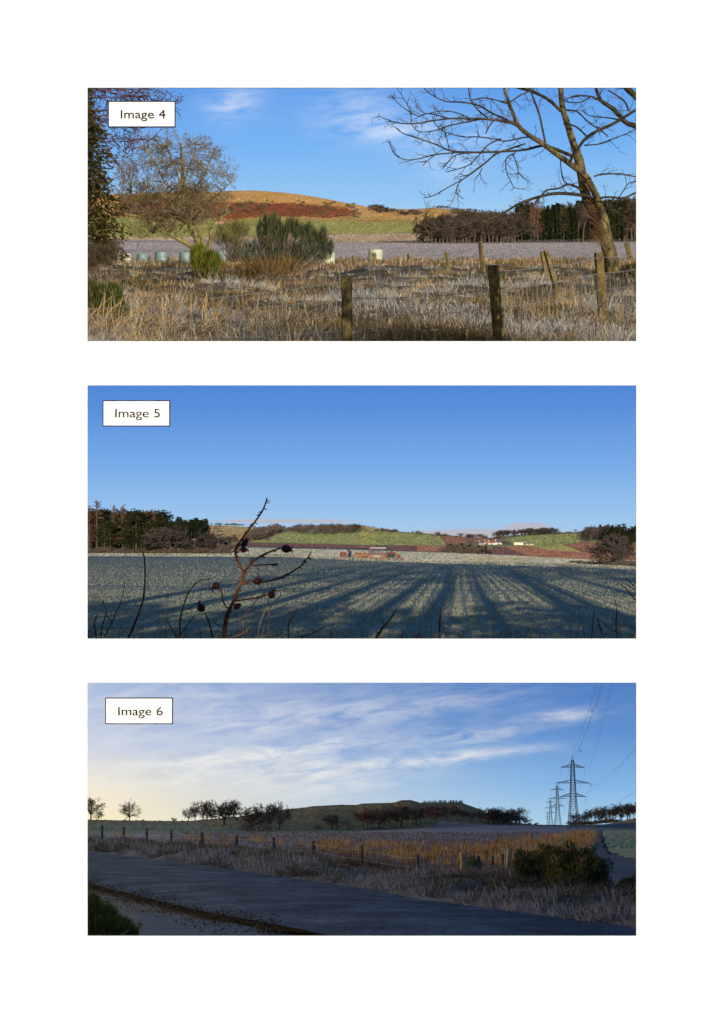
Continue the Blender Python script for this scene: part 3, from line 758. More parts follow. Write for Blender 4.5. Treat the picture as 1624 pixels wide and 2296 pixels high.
BR = [
 ([(920, 238, 8), (860, 215, 8), (760, 200, 7), (640, 195, 6), (520, 195, 5), (400, 210, 4), (300, 225, 3.5), (200, 215, 3), (105, 178, 2)], -1.5),
 ([(1225, 410, 11), (1130, 370, 9), (1060, 352, 8), (960, 375, 7), (850, 385, 6), (700, 390, 6), (600, 388, 5), (520, 380, 5), (440, 345, 4), (340, 310, 3.5), (250, 280, 3), (205, 245, 2)], .8),
 ([(600, 388, 4), (520, 395, 4), (430, 405, 4), (330, 430, 3), (260, 432, 3), (200, 400, 2.5), (170, 330, 2)], .6),
 ([(960, 340, 5), (870, 370, 5), (790, 400, 5), (730, 450, 4.5), (680, 490, 4), (600, 545, 3.5), (500, 600, 3), (430, 640, 3), (370, 655, 2)], -1.2),
 ([(745, 440, 4), (700, 470, 4), (620, 530, 3), (575, 570, 3), (560, 625, 2.5), (600, 660, 2)], -.6),
 ([(1340, 645, 11), (1200, 630, 10), (1110, 632, 9), (1000, 660, 8), (920, 690, 7), (860, 725, 6), (760, 775, 5.5), (650, 800, 5), (560, 825, 4), (470, 838, 3.5), (400, 820, 3), (380, 780, 2.5), (385, 740, 2)], -2.0),
 ([(1110, 632, 5), (1050, 650, 5), (1000, 700, 4), (930, 745, 4), (830, 785, 3.5), (720, 800, 3)], -.9),
 ([(1290, 610, 7), (1215, 575, 6), (1150, 600, 5), (1085, 610, 5), (1040, 650, 4), (960, 670, 3)], .8),
 ([(920, 240, 7), (860, 205, 6), (770, 165, 6), (690, 120, 5), (600, 100, 4.5), (500, 95, 4), (430, 65, 3), (375, 20, 2.5), (340, -40, 2)], 1.0),
 ([(740, 190, 5), (690, 150, 4.5), (645, 90, 4), (630, 20, 3.5), (615, -40, 3)], .5),
 ([(640, 90, 3.5), (720, 75, 4), (800, 90, 4), (860, 105, 4)], .2),
 ([(1215, 450, 9), (1250, 390, 9), (1310, 310, 9), (1380, 265, 9), (1470, 225, 9), (1560, 170, 8), (1620, 135, 8), (1760, 70, 6)], -1.0),
 ([(1075, 335, 6), (1060, 260, 6), (1040, 170, 6), (1015, 100, 6), (985, 20, 5), (960, -40, 4)], .9),
 ([(1165, 150, 10), (1100, 90, 9), (1030, 50, 9), (960, 25, 9), (860, 0, 7), (760, -40, 5)], 1.2),
 ([(1360, 530, 5), (1400, 518, 5), (1500, 515, 4.5), (1560, 525, 4), (1640, 538, 4)], .6),
 ([(1390, 655, 7), (1450, 650, 6), (1530, 655, 6), (1610, 620, 5), (1700, 590, 4)], .9),
 ([(1505, 648, 3.5), (1530, 610, 3), (1560, 570, 3), (1620, 555, 3)], .2),
 ([(1440, 690, 3), (1480, 730, 3), (1550, 770, 2.5), (1640, 800, 2.5)], -.6),
 ([(900, 395, 4), (850, 425, 3.5), (850, 500, 3), (875, 560, 2.5), (895, 600, 2)], -.3),
 ([(890, 400, 3.5), (905, 450, 3), (920, 505, 3), (905, 522, 2.5)], .3),
 ([(1165, 405, 4), (1165, 470, 3.5), (1180, 550, 4), (1215, 578, 4)], -.4),
 ([(1195, 145, 5), (1260, 155, 4.5), (1330, 220, 4), (1400, 265, 3.5), (1440, 300, 3)], -.8),
 ([(1180, 225, 4), (1250, 240, 5), (1320, 300, 4)], -.8),
 ([(1300, 350, 4), (1400, 340, 3.5), (1500, 300, 3), (1640, 245, 2.5)], -.5),
 ([(1040, 320, 5), (990, 300, 4), (900, 315, 4), (840, 325, 4), (760, 310, 3.5), (680, 300, 3), (600, 300, 3), (500, 275, 3), (440, 230, 2.5), (420, 180, 2)], 1.1),
 ([(720, 195, 4), (620, 215, 4), (520, 235, 3.5), (430, 265, 3), (340, 270, 2.5), (300, 225, 2.5)], .4),
 ([(520, 196, 4), (400, 165, 3.5), (340, 180, 3), (250, 130, 2.5), (180, 60, 2)], -.7),
 ([(300, 225, 2.5), (290, 150, 2.5), (255, 80, 2), (215, 20, 2)], -.4),
 ([(640, 195, 3.5), (560, 160, 3), (470, 150, 3), (380, 165, 2.5), (330, 125, 2)], -.4),
 ([(820, 310, 4), (740, 350, 3.5), (680, 420, 3.5), (620, 470, 3), (500, 505, 2.5)], .5),
 ([(700, 392, 3.5), (560, 405, 3.5), (480, 485, 3)], -.3),
 ([(440, 403, 3), (390, 440, 2.5), (365, 470, 2.5)], -.3),
 ([(520, 380, 3), (500, 300, 3), (470, 235, 2.5)], .3),
 ([(730, 280, 3.5), (760, 225, 3.5), (800, 190, 3)], .2),
 ([(860, 110, 4), (930, 60, 4), (1000, 30, 4)], .4),
 ([(710, 480, 3), (690, 520, 2.5), (670, 540, 2)], 0),
]
LIMB_R = [
 ([(1700, 300, 16), (1600, 240, 15), (1540, 215, 14), (1470, 140, 13), (1400, 90, 11), (1370, 20, 9), (1350, -60, 7)], -.5),
 ([(1760, 260, 20), (1624, 90, 19), (1545, 15, 18), (1500, -60, 15)], .5),
 ([(1560, 150, 6), (1530, 90, 5), (1440, 30, 4)], 0), ([(1470, 140, 6), (1400, 95, 5), (1330, 65, 5), (1240, 65, 4), (1195, 85, 3)], .3),
 ([(1540, 210, 5), (1440, 190, 4), (1340, 180, 3), (1290, 150, 2.5)], .4), ([(1340, 65, 4), (1280, 100, 3.5), (1200, 100, 3)], 0),
]
ot = thing('leaning_tree', 'large bare leaning tree with mossy trunk on the right of the top picture', 'tree', 4, tree_base)
TRUNK = [(1482, 1165, 66), (1474, 1120, 54), (1462, 1050, 45), (1450, 980, 42), (1425, 880, 38), (1405, 780, 37), (1385, 720, 30)]
part('trunk', tube_mesh('trunk', trace(TRUNK, 0, 0), BARK_BIG, 14, .035, 3), ot, 4)
allbr = []
for i, (pts, dz) in enumerate(LIMBS):
    t_ = trace(pts, dz, .05); part('limb', tube_mesh('limb', t_, BARK_BIG, 10, .04, 20 + i), ot, 4)
crown = {}
rtw = random.Random(77)
for i, (pts, dz) in enumerate(BR + LIMB_R):
    depth = {0: -1.2}.get(i, rt.uniform(-1.0, .6))
    t_ = trace(fill3(pts), dz, .12, depth=depth)
    part('branch', tube_mesh('branch', t_, BARK_DARK, 7, .05, 40 + i), ot, 4)
    allbr.append(t_)
for pts, dz in LIMBS[1:]: allbr.append(trace(pts[6:], dz, .05, depth=-1))
for t_ in allbr:
    n = len(t_)
    for j in range(1, n):
        a, ra = t_[j - 1]; b, rb = t_[j]
        if (b - a).length < 1e-6: continue
        for s_ in range(rtw.choice((1, 1, 2, 3))):
            f = rtw.random(); p = a.lerp(b, f); ax = (b - a).normalized()
            sd = Vector((rtw.gauss(0, 1), rtw.gauss(0, .5), rtw.gauss(.2, 1))).normalized()
            grow(rtw, p, (ax * .8 + sd * .7).normalized(), rtw.uniform(.2, .8), min(ra, .018), 2, crown, .04, .32, (2, 4), .5, .8, .3, .007, 4, None, 3)
tw = np.concatenate([np.array(v) for v in crown.values()])
part('twigs', seg_mesh('twigs', tw, TWIG_DARK, 3), ot, 4)
S = []
for i in range(90):          # shoots sprouting from the trunk
    y = rtw.uniform(700, 960); a = pix(4, *R2(1400 + (y - 780) * .13 + rtw.uniform(-30, 10), y), tree_base.y - .2) - tree_base
    S += poly_segs([(a, .006), (a + Vector((rtw.uniform(-.7, .05), rtw.gauss(0, .2), rtw.uniform(.1, .6))), .004)])
part('shoots', seg_mesh('shoots', S, TWIG_RED, 3), ot, 4)

# --- bare spreading tree on the left
lb = surf(4, *R1(685, 985)); lb = pix(4, *R1(690, 975), 235)
PXL = .3832 * lb.y / F
def lt(pts, dz, depth=0): return trace(pts, dz, .5, lb.y, R1, 4, lb, PXL, depth)
ol = thing('spreading_tree', 'bare round-crowned lichen covered tree on the left of the top picture', 'tree', 4, lb)
LT = [([(690, 990, 24), (655, 900, 20), (605, 800, 19), (585, 720, 19), (575, 640, 18), (572, 540, 13), (570, 430, 9), (560, 340, 6)], 0, 0),
      ([(680, 985, 20), (600, 930, 17), (520, 885, 15), (430, 840, 13), (370, 785, 11), (290, 765, 8), (210, 750, 5)], -2, -.5),
      ([(700, 990, 18), (690, 910, 15), (650, 850, 12), (560, 790, 10), (470, 760, 7)], 2, .5),
      ([(715, 985, 16), (735, 900, 12), (740, 840, 10), (790, 780, 7), (850, 740, 5)], 1, .5),
      ([(590, 740, 14), (530, 630, 12), (470, 570, 10), (430, 490, 9), (390, 420, 7), (340, 350, 5)], -2, -1),
      ([(580, 690, 13), (640, 610, 11), (690, 540, 9), (720, 470, 8), (750, 400, 6), (780, 350, 4)], 2, 1),
      ([(610, 800, 12), (690, 740, 10), (760, 660, 8), (820, 600, 6), (870, 560, 4)], -2, 0),
      ([(575, 640, 10), (540, 520, 8), (500, 420, 7), (470, 330, 5)], 2, 0),
      ([(575, 600, 10), (610, 480, 8), (640, 400, 6), (650, 320, 5)], -2, 0),
      ([(600, 790, 10), (500, 700, 9), (420, 650, 8), (330, 630, 6), (240, 610, 4)], 1, 0),
      ([(430, 840, 8), (390, 870, 6), (330, 900, 5), (300, 960, 3)], -1, 0),
      ([(470, 570, 7), (370, 560, 6), (290, 580, 5), (220, 560, 4)], -1, -1),
      ([(370, 785, 7), (320, 700, 6), (260, 640, 5), (215, 600, 3)], -1, -1)]
cr = {}; rl = random.Random(5); skel = []
for i, (pts, dz, dep) in enumerate(LT):
    t_ = [(v, r * (.95 if i < 4 else .6)) for v, r in lt(pts, dz, dep)]
    part('limb' if i else 'trunk', tube_mesh('limb', t_, BARK_LICHEN, 8, .05, 60 + i), ol, 4)
    for j in range(2, len(t_)):
        for u in (0, .33, .66): skel.append((t_[j - 1][0].lerp(t_[j][0], u), t_[j][1]))
SK = np.array([v for v, r in skel])
def crown_target():
    while True:
        x, y, z = rl.uniform(-1, 1), rl.uniform(-1, 1), rl.uniform(-1, 1); q_ = x * x + y * y + z * z
        if .12 < q_ < 1: return x, y, z
for i in range(900):
    x, y, z = crown_target()
    zx, zy = (525 + x * 370, 560 - z * 305) if i % 3 else (490 + x * 350, 730 - z * 170)
    if zx > 760 and zy < 420 and zx - 760 > (zy - 260) * .9: continue
    p = pix(4, *R1(zx, zy), lb.y + y * 5.0) - lb
    dd_ = np.linalg.norm(SK - np.array(p), axis=1); j = int(dd_.argmin()); s0, r0 = skel[j]; L_ = min(dd_[j], 4.5)
    if L_ < .3: continue
    grow(rl, s0, ((p - s0).normalized() + Vector((0, 0, -.08))).normalized(), L_ * 1.02, min(.05, max(.034, r0 * .5)), 2, cr, .03, .2, (4, 7), .45, .85, .3, .0142, 5, None, 4)
for d_ in sorted(cr): part('branches' if d_ == 2 else 'twigs', seg_mesh('twigs', cr[d_], BARK_LICHEN if d_ == 2 else TWIG_LICHEN if d_ == 3 else TWIG, 4 if d_ == 2 else 3), ol, 4)

# --- dark evergreen at the left edge and the red-twigged larch branches hanging from above it
eb = pix(4, 150, 600, gd(4, 604)); rng = np.random.default_rng(90)
oe = thing('evergreen_tree', 'tall dark evergreen cut by the left edge of the top picture', 'tree', 4, eb)
part('trunk', tube_mesh('trunk', [(Vector((0, 0, -.3)), .32), (Vector((.1, 0, 4)), .26), (Vector((0, 0, 9)), .18), (Vector((0, 0, 14)), .06)], BARK_GREY, 10, .05), oe, 4)
n = 24000; h = rng.uniform(1.1, 14, n); a = rng.uniform(0, 6.283, n)
prof = np.interp(h, [1.1, 1.6, 3, 5, 8, 11, 14], [2.2, 2.95, 2.75, 2.35, 1.65, 1.05, .3])
lump = 1 + .18 * np.sin(a * 4 + h * 2.1) + .14 * np.sin(h * 5.3 + a * 2)
rr = prof * lump * np.sqrt(rng.uniform(.25, 1, n))
P = np.stack([np.cos(a) * rr, np.sin(a) * rr, h - .25 * rr + .15 * np.sin(a * 7)], 1)
D = np.stack([np.cos(a), np.sin(a), rng.normal(-.5, .5, n)], 1) + rng.normal(0, .45, (n, 3))
V, tr = leaf_geo(P, rng.uniform(.12, .34, n), rng, D, .45)
part('crown', mk_mesh('crown', V, [tr], [CYPRESS], None, False), oe, 4)
lbp = pix(4, 60, 606, gd(4, 606) + 4)
oz = thing('larch_tree', 'reddish bare twigs hanging in from the upper left corner of the top picture', 'tree', 4, lbp)
part('trunk', tube_mesh('trunk', [(Vector((0, 0, -.3)), .3), (Vector((0, 0, 6)), .22), (Vector((0, 0, 13)), .1), (Vector((0, 0, 16)), .04)], BARK_GREY, 10, .05), oz, 4)
cr = {}; rz_ = random.Random(12); S = []
for (x0, y0, x1, y1) in [(-60, 60, 400, 60), (-60, 20, 330, 25), (-40, 130, 300, 170), (-40, 180, 350, 250), (-40, 150, 420, 120), (-60, 280, 300, 330), (-60, -40, 470, 30), (-60, 330, 260, 420), (-60, -60, 540, 110), (-60, 90, 250, 210), (-40, 230, 420, 320)]:
    a = pix(4, *R1(x0, y0), lbp.y) - lbp; b = pix(4, *R1(x1, y1), lbp.y + rz_.uniform(-1.5, 1.5)) - lbp
    a = Vector((0, 0, a.z + rz_.uniform(-.3, .3))); mid = a.lerp(b, .5) + Vector((0, 0, -.2)); S += poly_segs([(a, .045), (mid, .03), (b, .012)])
    for t in np.linspace(.12, 1, 34):
        p = a.lerp(mid, t * 2) if t < .5 else mid.lerp(b, t * 2 - 1)
        grow(rz_, p, Vector((rz_.uniform(.1, 1), rz_.gauss(0, .5), rz_.gauss(-.15, .7))).normalized(), rz_.uniform(.4, 1.1), .02, 2, cr, -.01, .35, (3, 5), .6, .9, .15, .015, 4, None, 3)
part('branches', seg_mesh('branches', S, TWIG_WINE, 5), oz, 4)
part('twigs', seg_mesh('twigs', np.concatenate([np.array(v) for v in cr.values()]), TWIG_WINE, 3), oz, 4)

# --- shrubs of the middle ground
def bush(name, label, R, X, Yb, clumps, L, W, mat, cols, seed, stems=8, cat='bush', k=4, trans=.2, d=None, zs=.3832, stem_mat=None):
    """clumps in zoom pixels: (cx, cy, rx, ry, n)"""
    x, y = R(X, Yb); b = surf(k, x, y, False) if d is None else pix(k, x, y, d)
    px = zs * b.y / F; rg = np.random.default_rng(seed)
    cl = [(((cx - X) * px, rg.normal(0, .3) * rx * px, (Yb - cy) * px), (rx * px, rx * px * .8, ry * px), n) for cx, cy, rx, ry, n in clumps]
    o = thing(name, label, cat, k, b)
    part('foliage', spiky_bush(k, b, cl, rg, L, W, mat, cols, .55, trans), o, k)
    S = []; rr_ = random.Random(seed)
    for c, r, n in cl:
        for j in range(stems):
            e = Vector(c) + Vector((rr_.gauss(0, .5) * r[0], rr_.gauss(0, .5) * r[1], rr_.uniform(-.4, .7) * r[2]))
            s0 = Vector((c[0] * .35 + rr_.gauss(0, .1), rr_.gauss(0, .1), -.05)); m_ = s0.lerp(e, .5) + Vector((rr_.gauss(0, .06), rr_.gauss(0, .06), .05))
            S += poly_segs([(s0, .018), (m_, .012), (e, .006)])
    if S: part('stems', seg_mesh('stems', S, stem_mat or TWIG, 4), o, k)
    return o
GB = [(.03, .04, .016), (.055, .07, .03), (.085, .10, .055), (.13, .14, .09), (.06, .065, .03)]
bush('broom_bush', 'large grey-green broom bush with feathery tops in the middle of the top picture', R1, 1120, 1130,
     [(1035, 870, 26, 55, 330), (1085, 845, 30, 55, 420), (1130, 860, 28, 60, 420), (1165, 900, 30, 55, 380), (1195, 850, 16, 50, 170), (1235, 865, 26, 50, 340), (1285, 890, 28, 55, 380), (1335, 910, 34, 50, 420), (1385, 925, 30, 45, 320), (1415, 985, 28, 45, 220), (1100, 950, 60, 60, 380), (1190, 980, 55, 60, 300), (1290, 980, 60, 55, 330), (1370, 1000, 40, 45, 180), (1110, 1030, 70, 45, 320), (1220, 1045, 60, 40, 200), (1010, 960, 34, 45, 150), (960, 975, 34, 40, 130), (925, 1010, 40, 35, 120), (1000, 1030, 55, 35, 170), (1060, 815, 12, 40, 70), (1110, 805, 12, 40, 70), (1215, 830, 10, 35, 60), (1310, 855, 14, 40, 80), (1395, 885, 14, 35, 80), (1440, 960, 14, 40, 70)], .36, .022, 'broom_leaves', GB, 101, 12)
bush('broom_bush', 'small bright lime green broom bush at the foot of the spreading tree', R1, 700, 1170,
     [(650, 1020, 22, 50, 420), (680, 1010, 22, 50, 420), (665, 1060, 36, 55, 600), (735, 1040, 30, 45, 260), (770, 1050, 28, 45, 220), (720, 1100, 55, 50, 420)], .32, .028, 'lime_broom', [(.07, .09, .012), (.12, .155, .02), (.17, .20, .03), (.12, .10, .03)], 102, 8)
bush('dead_broom', 'russet dead stems under the grey-green broom bush in the top picture', R1, 900, 1165,
     [(690, 1130, 60, 40, 320), (800, 1105, 70, 50, 300), (950, 1100, 80, 50, 360), (1080, 1090, 90, 50, 420), (1190, 1080, 60, 50, 220)], .36, .018, 'dead_broom', [(.10, .06, .025), (.19, .11, .04), (.27, .17, .07), (.10, .09, .03)], 103, 10)
bush('thin_bush', 'thin pale green see-through shrub between the spreading tree and broom bush', R1, 880, 1030,
     [(850, 870, 90, 60, 650), (910, 850, 55, 45, 450), (800, 910, 50, 40, 250), (890, 940, 60, 40, 250)], .34, .02, 'thin_leaves', [(.10, .10, .035), (.17, .16, .06), (.2, .18, .08)], 104, 16, d=96)
bush('gorse_bush', 'dark gorse with tawny stalks in the lower left corner of the top picture', R1, 90, 1440,
     [(60, 1290, 60, 90, 1500), (150, 1290, 70, 95, 1600), (20, 1250, 50, 75, 900), (185, 1360, 60, 70, 900), (90, 1380, 90, 60, 1200), (-40, 1300, 70, 90, 900)], .2, .02, 'gorse_dark', [(.035, .05, .014), (.07, .085, .025), (.11, .12, .04), (.2, .17, .06)], 105, 16)
bush('bramble_bush', 'brown leafless bramble below the evergreen at the left edge of the top picture', R1, 90, 1085,
     [(60, 1000, 60, 60, 700), (130, 1010, 60, 65, 700), (180, 960, 30, 60, 220), (40, 1050, 50, 30, 400)], .3, .022, 'bramble', [(.07, .05, .035), (.12, .09, .06), (.10, .10, .05)], 106, 18)
ob = surf(4, *R2(1570, 1130), False)
bush('hedge_stump', 'dark mossy tangle beside the leaning tree at the right edge', R2, 1580, 1140, [(1560, 1090, 45, 35, 500), (1610, 1080, 50, 40, 600), (1520, 1120, 35, 25, 250)], .22, .02, 'mossy_tangle', [(.03, .03, .015), (.07, .06, .03), (.12, .1, .04)], 107, 8, zs=.3866)
# tawny reed stalks in the corner
S = []; b = surf(4, *R1(60, 1490), False)
for i in range(90):
    x = rt.uniform(-1.4, 1.9); p = Vector((x, rt.gauss(0, .5), 0)); e = p + Vector((rt.uniform(-.1, .7), rt.gauss(0, .15), rt.uniform(.25, .75)))
    S += poly_segs([(p, .008), (p.lerp(e, .55) + Vector((-.03, 0, .05)), .009), (e, .004)])
o = thing('reed_clump', 'bright tawny bent reeds in the bottom left corner of the top picture', 'reeds', 4, b); part('stalks', seg_mesh('stalks', S, bark('reed', (.36, .22, .08), (.55, .38, .16), 2), 3), o, 4, kind='stuff')

# --- round bales in pale wrap
def bale_mesh():
    n = 28; V = []; q = []; rows = [(-.6, .45), (-.6, .56), (-.54, .62), (-.2, .645), (.2, .645), (.54, .62), (.6, .56), (.6, .45)]
    for z, r in rows:
        for i in range(n):
            a = 2 * math.pi * i / n; rr = r * (1 + .015 * math.sin(3 * a + z * 4) + .008 * math.sin(9 * a))
            V.append((rr * math.cos(a), rr * math.sin(a), z + .6))
    for i in range(len(rows) - 1):
        for j in range(n): q.append((i * n + j, i * n + (j + 1) % n, (i + 1) * n + (j + 1) % n, (i + 1) * n + j))
    m_ = len(V); V += [(0, 0, 0.015), (0, 0, 1.19)]
    t = [(m_, (j + 1) % n, j) for j in range(n)] + [(m_ + 1, (len(rows) - 1) * n + j, (len(rows) - 1) * n + (j + 1) % n) for j in range(n)]
    return V, q, t
bV, bq, bt = bale_mesh()
def wrapm(n, c):
    m = N(n); co = m.mapping(m.coord(), (1, 1, 9)); nn = m.noise(co, 1.6, 4, .6)
    d = tuple(x * .8 for x in c); m.principled(m.ramp(nn, [(.35, d), (.65, c)]), .35, .5, nn, .03); return m.m
W1 = wrapm('pale_wrap', (.44, .49, .34)); W2 = wrapm('shaded_mint_wrap', (.18, .27, .26))  # mint wrap is darkened to stand in for the shade on those bales
for i, (R, x, yb, wpx, wm, lab) in enumerate([
    (R2, 90, 1032, 92, W1, 'cream wrapped round bale standing alone beyond the fence in the top picture'),
    (R1, 245, 1038, 60, W1, 'leftmost wrapped bale beside the evergreen in the top picture'),
    (R1, 335, 1042, 66, W2, 'second wrapped bale from the left, mint green, in the top picture'),
    (R1, 445, 1042, 78, W2, 'third wrapped bale from the left, mint green, in the top picture'),
    (R1, 588, 1046, 78, W2, 'mint green wrapped bale just left of the lime green broom'),
    (R1, 806, 1040, 84, W2, 'mint green wrapped bale just right of the lime green broom'),
    (R1, 880, 1040, 84, W1, 'pale wrapped bale half hidden by the thin see-through shrub'),
    (R1, 1330, 1040, 84, W2, 'mint wrapped bale showing through the right side of the broom bush'),
    (R1, 1425, 1050, 84, W1, 'pale wrapped bale at the right end of the broom bush')]):
    X, Y = R(x, yb); p = surf(4, X, Y, False); s = wpx * (.3866 if R is R2 else .3832) * p.y / F / 1.42
    o = thing('round_bale', lab, 'bale', 4, p, i * 1.1, s, 'wrapped bales along the field edge')
    part('wrap', mk_mesh('wrap', bV, [np.array(bq), np.array(bt)], [wm], None, True), o, 4)
    for zz in (.3, .72, .95):
        pts = [(Vector((.652 * math.cos(a), .652 * math.sin(a), zz + .03 * math.sin(a * 2))), .006) for a in np.linspace(0, 6.283, 20)]
        part('wrap_seam', tube_mesh('wrap_seam', pts, wm, 4), o, 4)

# --- fences
def fence(label, posts, R, k, wires, wrad, zs, group=None, mat=None, name='wire_fence', round_=False, rows=None):
    """posts: (xtop, ytop, xbase, ybase, width) in zoom pixels"""
    P = []
    for i, (xt, yt, xb, yb, wz) in enumerate(posts):
        X, Y = R(xb, yb); b = surf(k, X, Y, False) if Y < 790 or k != 4 else pix(k, X, Y, gd(k, Y))
        t = pix(k, *R(xt, yt), b.y); P.append((b, t, wz * zs * b.y / F))
    o = thing(name, label, 'fence', k, P[0][0], group=group)
    for i, (b, t, wd) in enumerate(P):
        d = t - b; Lh = d.length
        po = part('post', post_mesh('post', wd, Lh, (mat or POST) if not isinstance(mat, list) else mat[i], round_ if not isinstance(round_, list) else round_[i], i), o, k)
        rot = Vector((0, 0, 1)).rotation_difference(d.normalized()).to_matrix().to_4x4() @ Matrix.Rotation(.5 + i * .9, 4, 'Z')
        po.matrix_local = Matrix.Translation(b - P[0][0]) @ rot
    for f in wires:
        S = []
        for (b0, t0, w0), (b1, t1, w1) in zip(P[:-1], P[1:]):
            a, c = b0.lerp(t0, f), b1.lerp(t1, f); pts = []
            for u in np.linspace(0, 1, 9): pts.append((a.lerp(c, u) - P[0][0] + Vector((0, -w0 * .3, -.05 * math.sin(math.pi * u) + .008 * math.sin(u * 40))), wrad))
            S += poly_segs(pts)
        part('wire', seg_mesh('wire', S, WIRE, 4), o, k)
    return o, P
o, P = fence('near wire fence with three square wooden posts across the front of the top picture',
      [(-1800, 1290, -1800, 1556, 56), (1533 - 1610, 1108, 1537 - 1610, 1560, 56), (770, 1045, 812, 1530, 52), (1385, 970, 1412, 1400, 48), (1900, 900, 1925, 1290, 44)],
      R2, 4, (.12, .3, .5, .72, .93), .0045, .3866)
S = []
for (b0, t0, w0), (b1, t1, w1) in list(zip(P[:-1], P[1:])):
    for u in np.linspace(.04, .96, 22):
        a = b0.lerp(b1, u) - P[0][0]; c = b0.lerp(b1, u).lerp(t0.lerp(t1, u), .72) - P[0][0]
        S += poly_segs([(a, .003), (c, .003)])
part('mesh_wire', seg_mesh('mesh_wire', S, WIRE, 3), o, 4, kind='stuff')
fence('far wire fence along the field edge behind the cream bale', [(-38 - 2, 990, -30, 1062, 14), (80, 975, 95, 1062, 22), (283, 978, 288, 1037, 15), (500, 965, 514, 1084, 20), (697, 905, 718, 1102, 22), (1056, 965, 1078, 1097, 20), (1545, 915, 1580, 1045, 26), (1800, 890, 1820, 1030, 24)], R2, 4, (.35, .6, .85), .0055, .3866)
fence('leaning brown fence post with slack wires in front of the leaning tree', [(1078, 960, 1152, 1234, 24)], R2, 4, (), .004, .3866, name='fence_post')
fence('row of short fence stakes in front of the mint green bales on the left', [(225, 1020, 226, 1048, 8), (285, 1018, 286, 1048, 9), (343, 1012, 344, 1048, 9), (388, 1015, 389, 1050, 9), (498, 1018, 498, 1050, 8), (625, 1010, 626, 1052, 10)], R1, 4, (.4, .8), .006, .3832, mat=POST_GREY)

# --- plantation on the right
rp = random.Random(400); cnt = {}
for row, (dd, yoff) in enumerate(((0, 0), (14, 0), (30, -.2))):
    x = 415 if row == 0 else 430
    while x < 1900:
        X, _ = R2(x, 0); Yb = float(bnd_at(4, 4, X)[0]) + .4
        p = pix(4, X, Yb, float(bnd_at(4, 4, X)[1]) + dd + rp.uniform(-3, 3))
        if x < 900:
            pr = rp.choice(['dark0', 'dark1', 'tall0']); hp = rp.uniform(52, 68) + (8 if x > 600 else 0); nm, lab = 'bare_tree', 'dark bare tree in the left half of the plantation in the top picture'
        elif rp.random() < .28: pr = rp.choice(['tall0', 'tall1', 'larch0']); hp = rp.uniform(74, 96); nm, lab = 'bare_tree', 'tall bare tree rising among the plantation conifers in the top picture'
        else: pr = rp.choice(['spruce0', 'spruce1', 'pine0', 'scots0']); hp = rp.uniform(66, 92); nm, lab = 'conifer_tree', 'dark conifer in the right half of the plantation in the top picture'
        if x > 1250: hp *= 1.08
        if row == 0:
            j = cnt[nm + lab[:4]] = cnt.get(nm + lab[:4], 0) + 1
            if j <= 30: lab = '%s %s from the left, plantation front row, top picture' % (ORD[j - 1], {'dark bare tree': 'dark bare tree', 'tall bare tree': 'tall bare tree', 'dark conifer i': 'dark conifer'}[lab[:14]])
        else: lab = lab.replace('in the right half of the plantation in the', 'behind the front row of the plantation,').replace('in the left half of the plantation in the', 'behind the front row of the plantation,').replace('rising among the plantation conifers in the', 'behind the front row of the plantation,')
        tree(4, pr, X, Yb, hp, lab, 'plantation beyond the ploughed field', nm, rp.uniform(1.0, 1.35) if x < 900 else rp.uniform(.9, 1.3), p)
        x += rp.uniform(14, 30) if x < 900 else rp.uniform(17, 34)
tree(4, 'low0', *R2(370, 915), 20, 'small round bare bush at the left end of the plantation', None, 'round_bush', 1.3, cat='bush')
# --- trees on the hill
for i in range(34):
    t = rp.random(); x = 65 + t * 205; ytop = 690 + t * 45 + abs(t - .2) * 10; yb = 742 + t * 24 - rp.random() * 26
    tree(4, rp.choice(['dark0', 'dark1', 'spruce0', 'broad1']), *R2(x, max(yb, ytop + 18)), 14 * (1 - .3 * t) * rp.uniform(.85, 1.15), 'small tree in the dark hillside wood right of the hilltop in the top picture', 'hillside wood', 'hill_tree', 1.3)
for i in range(12):
    tree(4, rp.choice(['low0', 'dark0']), *R2(260 + rp.random() * 90, 735 + rp.random() * 22), rp.uniform(6, 11), 'low bush trailing right from the hillside wood in the top picture', 'hillside bushes', 'hill_bush', 1.6, cat='bush')
for i in range(30):
    x = 430 + i * 12.5 + rp.uniform(-5, 5); Xp = R2(x, 0)[0]
    yb = float(bnd_at(4, 7, Xp)[0]) + 1.2
    hgt = rp.uniform(6, 10) if 620 < x < 700 or x < 520 else rp.uniform(4, 8)
    tree(4, rp.choice(['broad0', 'broad1', 'broad2', 'dark1']), Xp, yb, hgt, '%s tiny skyline tree from the left between hillside wood and plantation, top picture' % ORD[i], 'skyline trees', 'skyline_tree', 1.3)
for i in range(14):
    tree(4, rp.choice(['low1', 'broad2']), *R2(500 + rp.random() * 130, 740 + rp.random() * 26), rp.uniform(8, 14), 'bare scrub on the far slope just left of the plantation in the top picture', 'far slope scrub', 'hill_bush', 1.3, cat='bush')
for i in range(26):
    tree(4, 'low0', *R2(5 + i * 15.5, 789 + .35 * i * .4), 2.6, '%s tiny hedge bush from the left in the dotted line across the olive slope' % ORD[i], 'dotted hedge line', 'hedge_bush', 1.5, cat='bush')
for (x, y, hh, lab) in [(910, 742, 26, 'largest scrub tree at the left end of the red bracken'), (975, 742, 15, 'low scrub right of the largest tree on the bracken'), (1055, 716, 12, 'scrub bush on the upper edge of the red bracken'), (1415, 716, 8, 'tiny bush near the right end of the bracken'), (1550, 722, 11, 'bush at the right tip of the red bracken'), (1030, 730, 13, 'thin tree in the middle of the red bracken')]:
    tree(4, 'low1' if hh < 14 else 'broad1', *R1(x, y), hh, lab, None, 'scrub_tree', 1.6)
